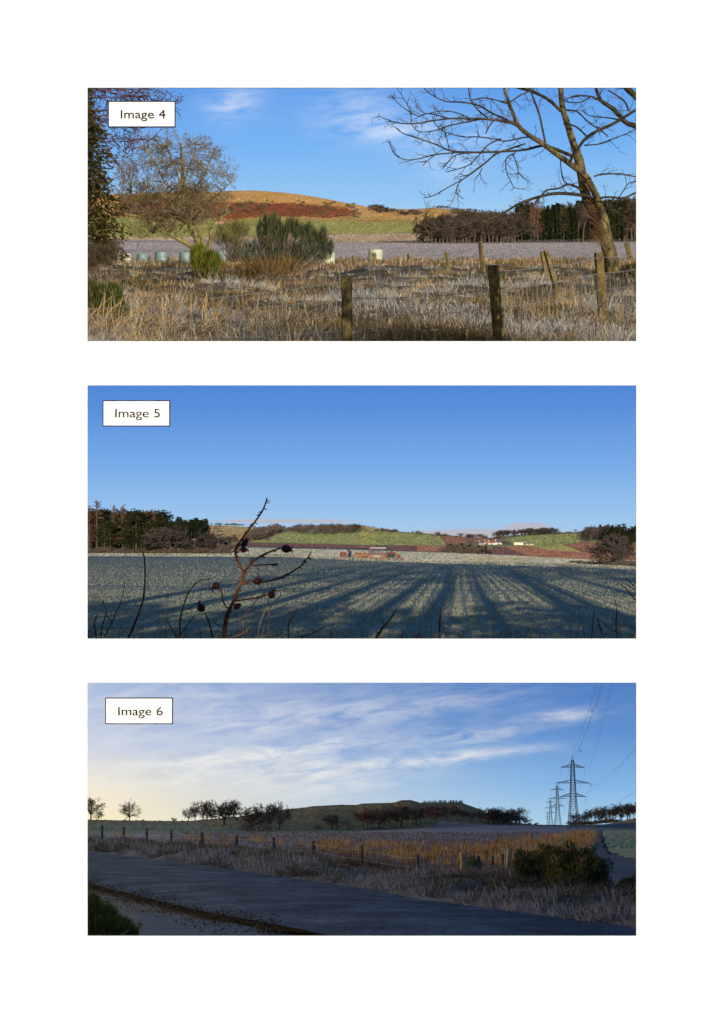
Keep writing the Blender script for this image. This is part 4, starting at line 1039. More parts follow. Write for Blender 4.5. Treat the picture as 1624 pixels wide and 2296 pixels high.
for i in range(30):
    x = rp.uniform(230, 870); tree(4, rp.choice(['low0', 'low1', 'broad0']), *R1(x, rp.uniform(690, 765)), rp.uniform(10, 22), 'bare scrub tree on the hillside behind the spreading tree', 'hillside scrub', 'scrub_tree', 1.5)
# --- tiny farmhouse behind the tree
def house(k, pos, w_, d_, h_, rh, wallm, roofm, label, nwin=3, name='farm_house', rz=0.0, door=True, group=None, chim=1):
    o = thing(name, label, 'house', k, pos, rz, 1.0, group)
    mb = MB(); V = [(-w_ / 2, -d_ / 2, -.5), (w_ / 2, -d_ / 2, -.5), (w_ / 2, d_ / 2, -.5), (-w_ / 2, d_ / 2, -.5), (-w_ / 2, -d_ / 2, h_), (w_ / 2, -d_ / 2, h_), (w_ / 2, d_ / 2, h_), (-w_ / 2, d_ / 2, h_), (-w_ / 2, 0, h_ + rh), (w_ / 2, 0, h_ + rh)]
    mb.add(V, [(0, 1, 5, 4), (2, 3, 7, 6), (0, 3, 2, 1), (1, 2, 6, 5), (3, 0, 4, 7)], [(5, 6, 9), (7, 4, 8)]); part('wall', mb.mesh('wall', wallm), o, k)
    e = .3; t = .18; mb = MB()
    for s in (-1, 1):
        V = [(-w_ / 2 - e, s * (d_ / 2 + e), h_ - rh * e / (d_ / 2) + .05), (w_ / 2 + e, s * (d_ / 2 + e), h_ - rh * e / (d_ / 2) + .05), (w_ / 2 + e, 0, h_ + rh + .05), (-w_ / 2 - e, 0, h_ + rh + .05)]
        V += [(x, y, z + t) for x, y, z in V]
        mb.add(V, [(0, 1, 2, 3), (4, 7, 6, 5), (0, 4, 5, 1), (1, 5, 6, 2), (2, 6, 7, 3), (3, 7, 4, 0)])
    ro = part('roof', mb.mesh('roof', roofm), o, k)
    for c in range(chim):
        mb = MB(); x = (-w_ / 2 + .5) if c == 0 else (w_ / 2 - .5); mb.box((x - .35, -.35, h_ + rh - .4), (x + .35, .35, h_ + rh + 1.1)); part('chimney', mb.mesh('chimney', wallm), ro, k)
    for i in range(nwin):
        x = -w_ / 2 + w_ * (i + .5 + (.0 if i != nwin // 2 or not door else .0)) / nwin
        if door and i == nwin // 2:
            mb = MB(); mb.box((x - .45, -d_ / 2 - .04, -.4), (x + .45, -d_ / 2 + .02, min(2.0, h_ - .2))); part('door', mb.mesh('door', DARKW), o, k); continue
        mb = MB(); mb.box((x - .5, -d_ / 2 - .03, h_ * .35), (x + .5, -d_ / 2 + .02, h_ * .8)); wi = part('window', mb.mesh('window', FRAMEW), o, k)
        mb = MB(); mb.box((x - .4, -d_ / 2 - .05, h_ * .35 + .1), (x + .4, -d_ / 2 - .035, h_ * .8 - .1)); part('pane', mb.mesh('pane', PANE), wi, k)
    return o
DARKW = plain('dark_wood', (.05, .04, .035)); FRAMEW = plain('white_frame', (.7, .7, .68)); PANE = plain('dark_pane', (.03, .035, .045), .15, .1, spec=.6)
HARL = plain('pink_harling', (.52, .36, .27), .9, .12); SLATE = plain('slate_roof', (.11, .105, .11), .7, .2); CREAM = plain('cream_render', (.68, .62, .46), .9, .08); PANT = plain('pantile_roof', (.30, .12, .06), .8, .25)
house(4, surf(4, *R1(820, 813)), 20, 9, 2.6, 1.8, plain('dull_harling', (.30, .2, .15), .9, .2), PANT, 'tiny pink farmhouse glimpsed behind the spreading tree', 5)
for i in range(64):
    x = rp.uniform(880, 1600); y = rp.uniform(662 + (x - 880) * .05, 775)
    tree(4, rp.choice(['low0', 'low1']), *R1(x, y), rp.uniform(2.5, 6), 'tiny scrub bush dotted over the open hillside in the top picture', 'open hillside scrub', 'hill_bush', 1.9, cat='bush')
# ================================================================== MIDDLE PLACE: frosted winter crop, ruin, hills
k = 5
boundary(5, 1462, 3.6)
boundary(5, 1458)
boundary(5, [(-900, 1239), (196, 1240), (520, 1241.5), (640, 1243), (760, 1249), (900, 1256), (1000, 1258.5), (1130, 1259.5), (1280, 1262), (1427, 1270), (2600, 1285)])
boundary(5, [(-900, 1246), (196, 1246), (640, 1249), (800, 1257), (1000, 1264), (1427, 1275), (2600, 1290)], [(-900, 1250), (520, 1250), (800, 1250), (2600, 1250)])
boundary(5, [(-900, 1226), (480, 1226), (560, 1226), (640, 1229), (760, 1231), (880, 1235), (1000, 1239), (1120, 1244), (1200, 1248), (1290, 1253), (1427, 1257), (2600, 1262)], [(-900, 1480), (2600, 1480)])
boundary(5, [(-900, 1214), (480, 1214), (560, 1216), (800, 1222), (1000, 1224), (1100, 1226), (1250, 1228), (1427, 1229), (2600, 1229)], 1620)
boundary(5, [(-900, 1186), (300, 1180), (470, 1177.5), (574, 1182), (631, 1183), (690, 1183), (727, 1180), (765, 1178), (790, 1177), (813, 1179), (846, 1185), (908, 1193), (985, 1198), (1040, 1203), (1078, 1206), (1110, 1205), (1136, 1202), (1190, 1196), (1252, 1194), (1310, 1193), (1427, 1190), (2600, 1185)], [(-900, 1800), (900, 1800), (1080, 1800), (1250, 1800), (2600, 1800)])
boundary(5, [(-900, 1200), (2600, 1215)], 3200)
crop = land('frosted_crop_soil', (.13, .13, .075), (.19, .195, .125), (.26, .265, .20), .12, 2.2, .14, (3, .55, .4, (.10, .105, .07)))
pale = land('pale_frosted_grass', (.40, .36, .22), (.48, .44, .29), (.34, .34, .20), .006, .4, 1.6, None, (.5, 2, 1))
brown = land('brown_plough', (.16, .075, .055), (.20, .10, .072), (.135, .07, .055), .008, .3, 1.4)
redp = land('red_plough', (.34, .15, .075), (.42, .20, .10), (.27, .12, .065), .006, .3, 1.8, (40, .012, .45, (.20, .10, .06)))
green = land('hill_pasture', (.25, .26, .075), (.31, .31, .10), (.38, .34, .14), .004, .3, 1.8)
olive = land('tan_pasture', (.42, .30, .10), (.50, .36, .14), (.35, .29, .10), .005, .3, 1.8)
heath = land('orange_heath', (.36, .15, .05), (.44, .2, .07), (.28, .13, .05), .006, .3, 1.8)
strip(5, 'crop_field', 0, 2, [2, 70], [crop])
strip(5, 'hidden_dip', 2, 3, 4, [pale])
P4_ = lambda *a: [R4(x, y) for x, y in a]; P3_ = lambda *a: [R3(x, y) for x, y in a]
strip(5, 'valley_meadow', 3, 4, 16, [pale, olive], [(1, P4_((560, 383), (1000, 400), (1000, 410), (560, 400)))])
strip(5, 'plough_strip', 4, 5, 14, [brown, redp, olive, pale],
      [(1, P4_((330, 318), (520, 318), (520, 362), (330, 362))), (2, P4_((520, 318), (760, 318), (770, 350), (520, 370))),
       (1, P4_((830, 325), (900, 322), (1120, 345), (1300, 360), (1700, 345), (2600, 345), (2600, 430), (1400, 410), (1000, 392))), (2, P4_((900, 315), (1190, 318), (1290, 362), (1100, 350)))])
strip(5, 'hillside', 5, 6, 46, [green, heath, redp, olive, brown],
      [(3, P3_((-3000, 150), (880, 150), (960, 225), (850, 275), (860, 320), (-3000, 320))), (1, P3_((840, 272), (1010, 222), (1060, 232), (960, 300), (870, 300))), (1, P3_((700, 205), (850, 205), (700, 235))),
       (3, P3_((1400, 195), (1700, 200), (1700, 222), (1560, 222), (1450, 215))), (3, P4_((0, 195), (200, 230), (230, 246), (0, 235))),
       (2, P4_((450, 255), (820, 270), (820, 298), (690, 300), (640, 312), (500, 318))), (4, P4_((740, 335), (830, 330), (990, 385), (780, 380))),
       (2, P4_((1170, 318), (1290, 298), (1420, 312), (2600, 330), (2600, 380), (1300, 360)))], amp=.35, seed=8)
strip(5, 'hill_back', 6, 7, 2, [olive])

cover(5, 'meadow_grass', 'pale sunlit meadow grass beyond the crop field in the middle picture', [[(-200, 1246), (640, 1249), (800, 1257), (1000, 1264), (1427, 1276), (1600, 1280), (1600, 1258), (1427, 1257), (1290, 1253), (1120, 1244), (880, 1236), (640, 1230), (-200, 1227)]], 1300, 1.0, 1.4, [(.36, .33, .17), (.46, .41, .25), (.55, .50, .34), (.60, .57, .44)], 56)
cover(5, 'pasture_grass', 'sunlit green pasture grass on the hill in the middle picture', [P3_((985, 300), (1150, 238), (1300, 262), (1624, 250), (1700, 250), (1700, 322), (1400, 312), (985, 304)), P4_((0, 240), (230, 247), (460, 265), (500, 318), (330, 322), (0, 318)), P4_((840, 290), (950, 268), (1150, 255), (1300, 250), (1290, 296), (1180, 318), (1290, 360), (1100, 345), (900, 318))], 1500, 1.0, 1.4, [(.28, .275, .07), (.32, .305, .088), (.35, .33, .105), (.39, .36, .13)], 57)
cover(5, 'plough_clods', 'red-brown ploughed furrows catching the sun in the middle picture', [P4_((330, 322), (500, 322), (500, 358), (330, 355)), P4_((460, 264), (820, 275), (820, 296), (690, 298), (520, 316)), P4_((830, 328), (900, 324), (1120, 347), (1300, 362), (1640, 350), (1640, 410), (1400, 408), (1000, 390)), P4_((1180, 318), (1290, 300), (1420, 314), (1640, 322), (1640, 350), (1300, 358))], 1300, .9, 1.5, [(.22, .09, .045), (.34, .15, .07), (.42, .2, .10), (.28, .12, .06)], 58, 'soil', (.3, .95), 0)
cover(5, 'brown_clods', 'dark brown ploughed strip below the green pasture in the middle picture', [P3_((900, 306), (1400, 314), (1700, 324), (1700, 343), (1000, 328), (900, 330)), P4_((0, 322), (330, 324), (330, 355), (250, 352), (0, 330)), P4_((745, 338), (830, 333), (985, 384), (780, 378))], 1300, .9, 1.5, [(.14, .065, .045), (.19, .09, .06), (.23, .11, .075)], 60, 'soil', (.3, .95), 0)
cover(5, 'tan_grass', 'tan and orange hill grass left of the rose in the middle picture', [P3_((700, 212), (880, 212), (1000, 222), (950, 300), (860, 318), (700, 318)), P3_((1450, 208), (1624, 206), (1700, 215), (1700, 222), (1560, 224)), P4_((0, 202), (180, 232), (220, 246), (0, 236))], 1300, 1.0, 1.4, [(.34, .18, .06), (.44, .30, .10), (.50, .36, .14), (.40, .34, .13)], 59)
# frosted crop leaves, denser where the picture shows them singly
def crop_blades(n, Y0, Y1, L, W, seed):
    rng = np.random.default_rng(seed)
    X = rng.uniform(-250, 1900, n); Y = Y0 + (Y1 - Y0) * rng.random(n) ** .8
    keep = Y > pl(BND[5][2][0], X) + 1
    for yc, hw in ((1325, 2.0), (1331, 1.6), (1349, 1.2), (1412, 4.0)): keep &= ~((np.abs(Y - yc - (X - 1000) * .012) < hw) & (rng.random(n) < .93))
    X, Y = X[keep], Y[keep]
    v = (Y - CY) / F; p = PITCH[5]; D = EYE[5] * (math.cos(p) - v * math.sin(p)) / (math.sin(p) + v * math.cos(p))
    P = loc_arr(5, X, Y, D); row = np.round((P[:, 0] - .05 * P[:, 1]) / .35) * .35 + .05 * P[:, 1]
    P[:, 0] = np.where(D < 120, row + rng.normal(0, .07, len(X)), P[:, 0])
    sc_ = .7 + D / 85
    return blade_geo(P, L * rng.uniform(.5, 1.4, len(X)) * np.minimum(sc_, 2.2), W * sc_ * rng.uniform(.6, 1.4, len(X)), rng.uniform(.2, .9, len(X)), rng)
V, q, t = crop_blades(230000, 1250, 1456, .045, .0095, 50)
solo('crop_leaves', mk_mesh('crop_leaves', V, [q, t], [leafy('crop_leaves', [(.12, .125, .06), (.20, .205, .115), (.28, .28, .18), (.38, .38, .29), (.16, .155, .085)], .2)], None, False), 5, (0, 0, 0), 'frosted green winter crop covering the wide field of the middle picture', 'crop', kind='stuff')

# --- trees behind the viewpoint: their trunks throw the long shadow streaks over the field
rb = random.Random(55); gs = land('verge', (.1, .1, .06), (.16, .14, .08), None, .3, 2, .1)
V = [(-60, -60, -.01), (70, -60, -.01), (70, -3, -.01), (-60, -3, -.01)]
solo('verge', mk_mesh('verge', V, [np.array([(0, 1, 2, 3)])], [gs]), 5, (0, 0, 0), kind='structure')
def shadow_tree(x, y, h, r, cb, label, seed):
    g = random.Random(seed); o = thing('roadside_tree', label, 'tree', 5, (x, y, 0), group='roadside trees behind the viewpoint')
    part('trunk', tube_mesh('trunk', [(Vector((0, 0, -.2)), r * 1.3), (Vector((g.gauss(0, .1), 0, cb * .5)), r), (Vector((g.gauss(0, .2), 0, cb)), r * .85), (Vector((g.gauss(0, .3), 0, h * .8)), r * .4), (Vector((0, 0, h)), .04)], BARK_GREY, 8, .03), o, 5)
    cr = {}
    for i in range(22):
        z = cb + (h - cb) * (i / 22) ** .9; a = g.random() * 6.283
        grow(g, Vector((0, 0, z)), Vector((math.cos(a), math.sin(a), g.uniform(.2, .8))).normalized(), g.uniform(1.8, 3.2) * (1.15 - .5 * i / 22), r * .4, 1, cr, .08, .22, (3, 5), .6, .8, .2, .05, 4, None, 3)
    part('crown', seg_mesh('crown', np.concatenate([np.array(v) for v in cr.values()]), TWIG, 3), o, 5)
XT = [-9.0, -6.9, -5.2, -3.6, -1.7, -.45, 1.15, 3.1, 4.0, 6.4, 8.6, 10.5]
for i, x in enumerate(XT):
    shadow_tree(x - 1.0, -10 - (i * 37 % 5) * 1.1, rb.uniform(26, 33), rb.uniform(.24, .42), rb.uniform(12, 15.5), 'roadside tree behind the viewpoint throwing the %s shadow streak from the left' % ORD[i], 500 + i)
S = {}; g = random.Random(9)
for i in range(150):
    x = -22 + 46 * i / 150 + g.gauss(0, .2); hh = (6.6 + 1.3 * math.sin(x * 1.1) + 1.0 * math.sin(x * 2.7)) * g.uniform(.8, 1.05)
    grow(g, Vector((x, -7 + g.gauss(0, .6), 0)), Vector((g.gauss(0, .08), g.gauss(0, .08), 1)).normalized(), hh, .06, 1, S, .1, .12, (7, 10), .26, .8, .05, .03, 4, None, 2)
oh = thing('roadside_hedge', 'tall roadside hedge behind the viewpoint shading the near edge of the field', 'hedge', 5, (0, 0, 0)); part('stems', seg_mesh('stems', S[1], TWIG, 4), oh, 5, kind='stuff')
rng = np.random.default_rng(99); n = 30000; x = rng.uniform(-24, 26, n); top = 8.6 + .9 * np.sin(x * 1.1) + .5 * np.sin(x * 2.7) + .3 * np.sin(x * 6)
Pq = np.stack([x, rng.normal(-7, .7, n), rng.uniform(0, 1, n) ** .8 * top], 1); V, tr = leaf_geo(Pq, rng.uniform(.2, .42, n), rng, None, .9)
part('leaves', mk_mesh('leaves', V, [tr], [SPRUCE]), oh, 5, kind='stuff'); part('twigs', seg_mesh('twigs', S[2], TWIG, 3), oh, 5, kind='stuff')

# --- dark wood on the left
rw = random.Random(21)
ROWS = [(24, 'larch0', 100), (70, 'larch1', 113), (40, 'scots0', 84), (115, 'pine0', 74), (150, 'scots0', 68), (170, 'larch2', 100), (222, 'larch0', 102), (200, 'pine1', 78), (255, 'scots0', 72), (300, 'scots0', 92), (285, 'pine0', 84), (330, 'pine1', 76), (360, 'larch1', 92), (405, 'larch2', 92), (385, 'scots0', 66), (430, 'scots0', 74), (470, 'dark0', 66), (510, 'dark1', 62), (550, 'spruce0', 82), (590, 'pine0', 74), (565, 'dark0', 60), (625, 'spruce1', 76), (650, 'spruce0', 80), (675, 'spruce1', 74), (705, 'spruce0', 78), (610, 'dark1', 60), (660, 'dark0', 58), (715, 'dark1', 54), (760, 'dark0', 42), (810, 'dark1', 45), (840, 'low0', 30)]
KIND = {'larch': ('larch_tree', 'tall bare reddish larch'), 'scots': ('pine_tree', 'broad dark pine'), 'pine0': ('pine_tree', 'dark pine'), 'pine1': ('pine_tree', 'dark pine'), 'spruc': ('spruce_tree', 'pointed dark spruce'), 'dark0': ('bare_tree', 'dark round bare tree'), 'dark1': ('bare_tree', 'dark round bare tree'), 'low0': ('bare_tree', 'low dark bare tree')}
cnt = {}
for x, pr, hp in sorted(ROWS):
    nm, lab = KIND.get(pr[:5], KIND.get(pr)); j = cnt[lab] = cnt.get(lab, 0) + 1
    X = R3(x, 0)[0]; Yb = float(bnd_at(5, 2, X)[0]) - .6
    p = pix(5, X, Yb, float(bnd_at(5, 2, X)[1]) + rw.uniform(6, 26)); p.z -= .5
    tree(5, pr, X, Yb, hp * 1.06, '%s %s from the left in the dark wood, middle picture' % (ORD[j - 1], lab), 'dark wood at the left', nm, 1.8 if pr.startswith('dark') else 1.5, p)
for i in range(130):                    # the wood goes on behind its front trees
    x = rw.uniform(-300, 700); X = R3(x, 0)[0]; Yb = float(bnd_at(5, 2, X)[0]) - .8
    p = pix(5, X, Yb, float(bnd_at(5, 2, X)[1]) + rw.uniform(28, 75)); p.z -= .8
    tree(5, rw.choice(['dark0', 'scots0', 'scots0', 'pine0', 'spruce0', 'larch1']), X, Yb, rw.uniform(74, 102) * (1.0 if x < 440 else .8), 'dark tree deep inside the wood on the left of the middle picture', 'dark wood at the left', 'wood_tree', 2.2, p)
for i in range(46):
    x = -40 + i * 19 + rw.uniform(-6, 6); X = R3(x, 0)[0]; Yb = float(bnd_at(5, 2, X)[0]) - .3
    p = pix(5, X, Yb, float(bnd_at(5, 2, X)[1]) + rw.uniform(4, 8)); p.z -= .3
    tree(5, rw.choice(['low0', 'low1']), X, Yb, rw.uniform(8, 18), 'low dark undergrowth bush along the foot of the wood, middle picture', 'undergrowth of the dark wood', 'undergrowth_bush', 2.2, p, 'bush')
# --- hill trees
def scatter(k, R, n, poly, protos, h, label, group, name='hill_tree', wide=1.4, seed=0, cat='tree', ordinal=False):
    g = random.Random(seed); xs = [p[0] for p in poly]; ys = [p[1] for p in poly]; out = []
    while len(out) < n:
        x, y = g.uniform(min(xs), max(xs)), g.uniform(min(ys), max(ys))
        if inpoly(np.array([x]), np.array([y]), poly)[0]: out.append((x, y))
    for i, (x, y) in enumerate(sorted(out)):
        tree(k, g.choice(protos), *R(x, y), g.uniform(*h), ('%s ' % ORD[i] + label) if ordinal else label, group, name, wide * g.uniform(.85, 1.2), cat=cat)
scatter(5, R3, 46, [(965, 300), (1000, 262), (1150, 228), (1150, 240), (1010, 300)], ['low0', 'dark0', 'broad1', 'low1'], (13, 21), 'scrub tree in the wedge shaped copse behind the rose stem, middle picture', 'wedge shaped copse', seed=1)
scatter(5, R3, 60, [(1190, 238), (1300, 258), (1470, 262), (1624, 245), (1624, 232), (1420, 228), (1250, 225)], ['low0', 'dark0', 'broad1', 'broad0'], (9, 17), 'brown tree in the long copse above the green pasture, middle picture', 'long hilltop copse', seed=2)
scatter(5, R3, 16, [(735, 206), (860, 209), (960, 216), (960, 219), (735, 210)], ['broad0', 'broad2'], (5, 9), 'tiny skyline tree from the left between wood and rose stem, middle picture', 'left skyline trees', 'skyline_tree', 1.4, 3, ordinal=True)
scatter(5, R4, 7, [(85, 232), (210, 244), (210, 247), (85, 240)], ['broad1', 'low0'], (6, 11), 'small tree from the left on the hill shoulder at mid picture, middle picture', 'hill shoulder trees', 'hill_tree', 1.5, 4, ordinal=True)
scatter(5, R4, 24, [(300, 250), (500, 268), (830, 280), (830, 284), (500, 274), (300, 256)], ['broad1', 'dark0', 'low0'], (5, 11), 'dark tree from the left in the line along the red field, middle picture', 'red field tree line', 'hill_tree', 1.6, 5, ordinal=True)
scatter(5, R4, 62, [(750, 278), (860, 275), (950, 266), (1135, 258), (1135, 250), (1000, 248), (850, 262)], ['dark0', 'dark1', 'tall0'], (9, 16), 'brown tree in the ridge wood above the white farm, middle picture', 'ridge wood', seed=6)
scatter(5, R4, 60, [(500, 362), (520, 350), (600, 345), (740, 352), (760, 366), (620, 372)], ['pine0', 'low1', 'scots0', 'broad2'], (10, 17), 'young green tree in the square thicket left of the white farm, middle picture', 'square thicket', 'thicket_tree', 1.5, 7)
tree(5, 'broad1', *R4(642, 316), 13, 'round bare tree standing above the square thicket, middle picture', None, 'round_tree', 1.6)
tree(5, 'low0', *R4(848, 316), 11, 'round tree right of the white farm buildings, middle picture', None, 'round_tree', 1.6)
tree(5, 'broad1', *R4(1250, 246), 8, 'lone skyline tree left of the right-hand plantation, middle picture', None, 'skyline_tree', 1.6)
scatter(5, R4, 18, [(1140, 256), (1290, 252), (1290, 246), (1140, 250)], ['low0', 'low1'], (2.5, 5), 'low hedge bush from the left on the right skyline, middle picture', 'skyline hedge', 'hedge_bush', 2.2, 8, 'bush', True)
g = random.Random(31)
for i in range(290):
    x = g.uniform(1300, 2100); y = g.uniform(246, 330); X, Y = R4(x, y)
    edge = x < 1390
    pr = g.choice(['tall0', 'broad0', 'dark0', 'larch0']) if edge or (y < 256 and g.random() < .6) else g.choice(['spruce0', 'spruce1', 'pine0'])
    if y > 300 and x < 1420 or (x > 1500 and y > 325): continue
    tree(5, pr, X, Y, g.uniform(15, 22), 'bare tree along the left and top edge of the right-hand plantation, middle picture' if pr[0] in 'tbdl' else 'grey-green conifer in the right-hand plantation, middle picture', 'right-hand plantation', 'bare_tree' if pr[0] in 'tbdl' else 'conifer_tree', 1.9)
# --- round tree and hedge at the right edge of the crop field
def at5(x, dd=6.0):
    X = R4(x, 0)[0]; Yb = float(bnd_at(5, 2, X)[0]); p = pix(5, X, Yb, float(bnd_at(5, 2, X)[1]) + dd); p.z = -.1; return X, Yb, p
PR['big0'] = bare_proto('big', 333, .12, .85, .95, 10, 5, .0045, .035, .06, (4, 6), TWIG_DARK, TWIG_DARK)
X, Yb, p = at5(1478); tree(5, 'big0', X, Yb, 76, 'round bare tree standing in the hedge at the right edge, middle picture', None, 'hedge_tree', 1.15, p)
X, Yb, p = at5(1520); tree(5, 'dark1', X, Yb, 44, 'smaller bare tree just right of the round hedge tree, middle picture', None, 'hedge_tree', 1.2, p)
for i in range(44):
    X, Yb, p = at5(1228 + i * 13 + g.uniform(-4, 4), 4 + g.uniform(-1, 1))
    tree(5, g.choice(['low0', 'low1']), X, Yb, g.uniform(6, 10) + (6 if i > 14 else 0), '%s low hedge bush from the left along the right field edge, middle picture' % (ORD[i] if i < 30 else 'outlying'), 'right field hedge', 'hedge_bush', 1.8, p, 'bush')
# --- telegraph poles
PW = plain('pole_wood', (.22, .15, .09), .9)
def pole(R, x, yt, yb, label, d=None, arm=True, arms2=False):
    X, Yb = R(x, yb); p = surf(5, X, Yb) if d is None else pix(5, X, Yb, d); h = (R(x, yb)[1] - R(x, yt)[1]) * p.y / F
    o = thing('telegraph_pole', label, 'pole', 5, p, group='telegraph poles')
    part('pole', tube_mesh('pole', [(Vector((0, 0, -.5)), .16), (Vector((0, 0, h)), .12)], PW, 8), o, 5)
    if arm:
        mb = MB(); mb.box((-.9, -.06, h - .35), (.9, .06, h - .2)); part('crossarm', mb.mesh('crossarm', PW), o, 5)
d5 = lambda x, R: float(bnd_at(5, 2, R(x, 0)[0])[1]) + 2
pole(R3, 643, 283, 369, 'tall pole against the right end of the dark wood, middle picture', d5(643, R3) + 3)
pole(R3, 1375, 342, 366, 'short pole left of the twin poles, middle picture')
pole(R3, 1421, 330, 388, 'left one of the twin poles beside the brick ruin, middle picture', 1280)
pole(R3, 1429, 330, 388, 'right one of the twin poles beside the brick ruin, middle picture', 1280, False)
pole(R4, 717, 358, 408, 'slim pole in the pale meadow below the square thicket, middle picture', 1300, False)
pole(R4, 833, 318, 352, 'tiny pole on the ploughed land right of the thicket, middle picture', None, False)

# --- brick ruin in the meadow
BRK = plain('orange_brick', (.21, .09, .04), .9, .5, .4); BRK2 = plain('red_brick', (.16, .065, .035), .9, .5, .4); GREYR = plain('broken_slates', (.13, .105, .095), .8, .6, .4); WH = plain('whitewash', (.30, .27, .2), .9, .1); BLK = plain('charred_and_shade_black', (.03, .03, .032), .8)
fd = 1290.0
fb = pix(5, *R7(700, 362), fd); u7 = .1243 * fd / F
def X7(x): return (R7(x, 0)[0] - R7(700, 0)[0]) * fd / F
def Z7(y): return (R7(0, 362)[1] - R7(0, y)[1]) * fd / F
of = thing('brick_ruin', 'derelict orange brick building with broken grey roof in the meadow, middle picture', 'ruin', 5, fb)
def bx7(nm, x0, y0, x1, y1, d0, d1, mat, parent=None):
    mb = MB(); mb.box((X7(x0), d0, Z7(y1)), (X7(x1), d1, Z7(y0))); return part(nm, mb.mesh(nm, mat), parent or of, 5)
bx7('wall', 780, 292, 1118, 375, 0, 5, BRK)
rng = np.random.default_rng(3)
V = []; q = []; nx, ny = 16, 6
for j in range(ny):
    for i in range(nx):
        x = X7(782) + (X7(1116) - X7(782)) * i / (nx - 1); t = j / (ny - 1)
        V.append((x, -.2 + 2.6 * t, Z7(290) + (Z7(200) - Z7(290)) * t + rng.normal(0, .05)))
for j in range(ny - 1):
    for i in range(nx - 1):
        if j >= 1 and rng.random() < .45: continue
        a = j * nx + i; q.append((a, a + 1, a + nx + 1, a + nx))
rf = part('roof', mk_mesh('roof', V, [np.array(q)], [GREYR]), of, 5)
for i in range(9):
    x = X7(790 + i * 40); part('rafter', seg_mesh('rafter', poly_segs([(Vector((x, -.3, Z7(292))), .05), (Vector((x, 2.4, Z7(196))), .05)]), DARKW, 4), rf, 5)
bx7('ridge_beam', 805, 183, 1105, 192, 2.3, 2.5, FRAMEW)
bx7('chimney', 795, 158, 818, 250, 2, 2.6, BRK2); bx7('chimney', 1110, 155, 1127, 360, 2, 2.6, BLK)
dr = bx7('door', 878, 316, 1000, 358, -.08, .02, WH); bx7('lintel', 870, 308, 1008, 315, -.1, .02, BRK2)
for x0 in (842, 1022):
    wi = bx7('window', x0, 306, x0 + 30, 356, -.06, .02, WH); bx7('pane', x0 + 5, 313, x0 + 22, 335, -.08, -.065, BLK, wi)
[bx7('yard_wall', 530 + i * 31, [272, 262, 280, 268, 292, 276, 264, 284][i], 560.5 + i * 31, 362, 1 + .1 * (i % 2), 1.5, BRK) for i in range(8)]; bx7('low_wall', 560, 320, 780, 328, .4, .9, WH); bx7('cart_shed', 680, 325, 778, 350, .2, .95, BRK2)
part('gable', mk_mesh('gable', [(X7(1127), 1, Z7(360)), (X7(1360), 1, Z7(360)), (X7(1360), 1, Z7(320)), (X7(1265), 1, Z7(262)), (X7(1200), 1, Z7(240)), (X7(1127), 1, Z7(262))] + [(X7(1127), 3, Z7(360)), (X7(1360), 3, Z7(360)), (X7(1360), 3, Z7(320)), (X7(1265), 3, Z7(262)), (X7(1200), 3, Z7(240)), (X7(1127), 3, Z7(262))],
     [np.array([(0, 1, 2, 3), (0, 3, 4, 5), (6, 9, 8, 7), (6, 11, 10, 9), (1, 7, 8, 2), (2, 8, 9, 3), (3, 9, 10, 4), (4, 10, 11, 5), (5, 11, 6, 0)])], [BRK2]), of, 5)
bx7('opening_shade_panel', 1135, 285, 1262, 358, .9, .98, BLK); bx7('opening_shade_panel', 1310, 335, 1355, 360, .9, .98, BLK)  # black panels on the wall imitate the shade inside openings
ob_ = thing('brick_hut', 'small red brick hut at the left end of the ruin, middle picture', 'hut', 5, pix(5, *R7(330, 352), fd - 5))
mb = MB(); w7 = 60 * u7; h7 = 88 * u7; mb.box((-w7, 0, -.4), (w7, 3, h7)); part('wall', mb.mesh('wall', BRK2), ob_, 5)
mb = MB(); mb.box((-w7 - .15, -.15, h7), (w7 + .15, 3.15, h7 + .2)); part('roof', mb.mesh('roof', BRK), ob_, 5)
for i in (-.5, .4):
    mb = MB(); mb.box((i * w7 - .3, -.05, h7 * .3), (i * w7 + .3, .02, h7 * .75)); part('window', mb.mesh('window', BLK), ob_, 5)
oc = thing('old_elevator', 'dark leaning conveyor machine between the brick hut and the ruin', 'machine', 5, pix(5, *R7(465, 362), fd - 6), 0, 2.2)
part('hopper', tube_mesh('hopper', [(Vector((0, 0, -.2)), 1.0), (Vector((0, 0, .8)), .9), (Vector((-.15, 0, 1.7)), .5), (Vector((-.3, 0, 2.0)), .25)], BLK, 10, .06), oc, 5)
part('chute', tube_mesh('chute', [(Vector((-.2, 0, 1.6)), .3), (Vector((-1.0, 0, 2.5)), .2), (Vector((-1.9, 0, 2.9)), .12)], BLK, 6), oc, 5)
part('leg', tube_mesh('leg', [(Vector((.45, -.9, -.2)), .07), (Vector((.45, -.9, 1.9)), .07)], FRAMEW, 6), oc, 5)
# rubble and posts round the ruin
g = random.Random(77)
for i in range(26):
    x = g.uniform(250, 1420); p = pix(5, *R7(x, 362 + x * .018), fd - 8 + g.uniform(-2, 2)); s = g.uniform(.3, .8)
    V = [(Vector((sx, sy, sz)) + rvec(g) * .3) * s for sx in (-1, 1) for sy in (-1, 1) for sz in (-.6, .8)]
    solo('rubble_block', mk_mesh('rubble_block', [tuple(v) for v in V], [np.array([(0, 1, 3, 2), (4, 6, 7, 5), (0, 4, 5, 1), (2, 3, 7, 6), (0, 2, 6, 4), (1, 5, 7, 3)])], [g.choice([BRK, BRK2, WH, GREYR])]), 5, p, 'fallen brick rubble block along the foot of the ruin, middle picture', 'rubble', 'rubble by the ruin')
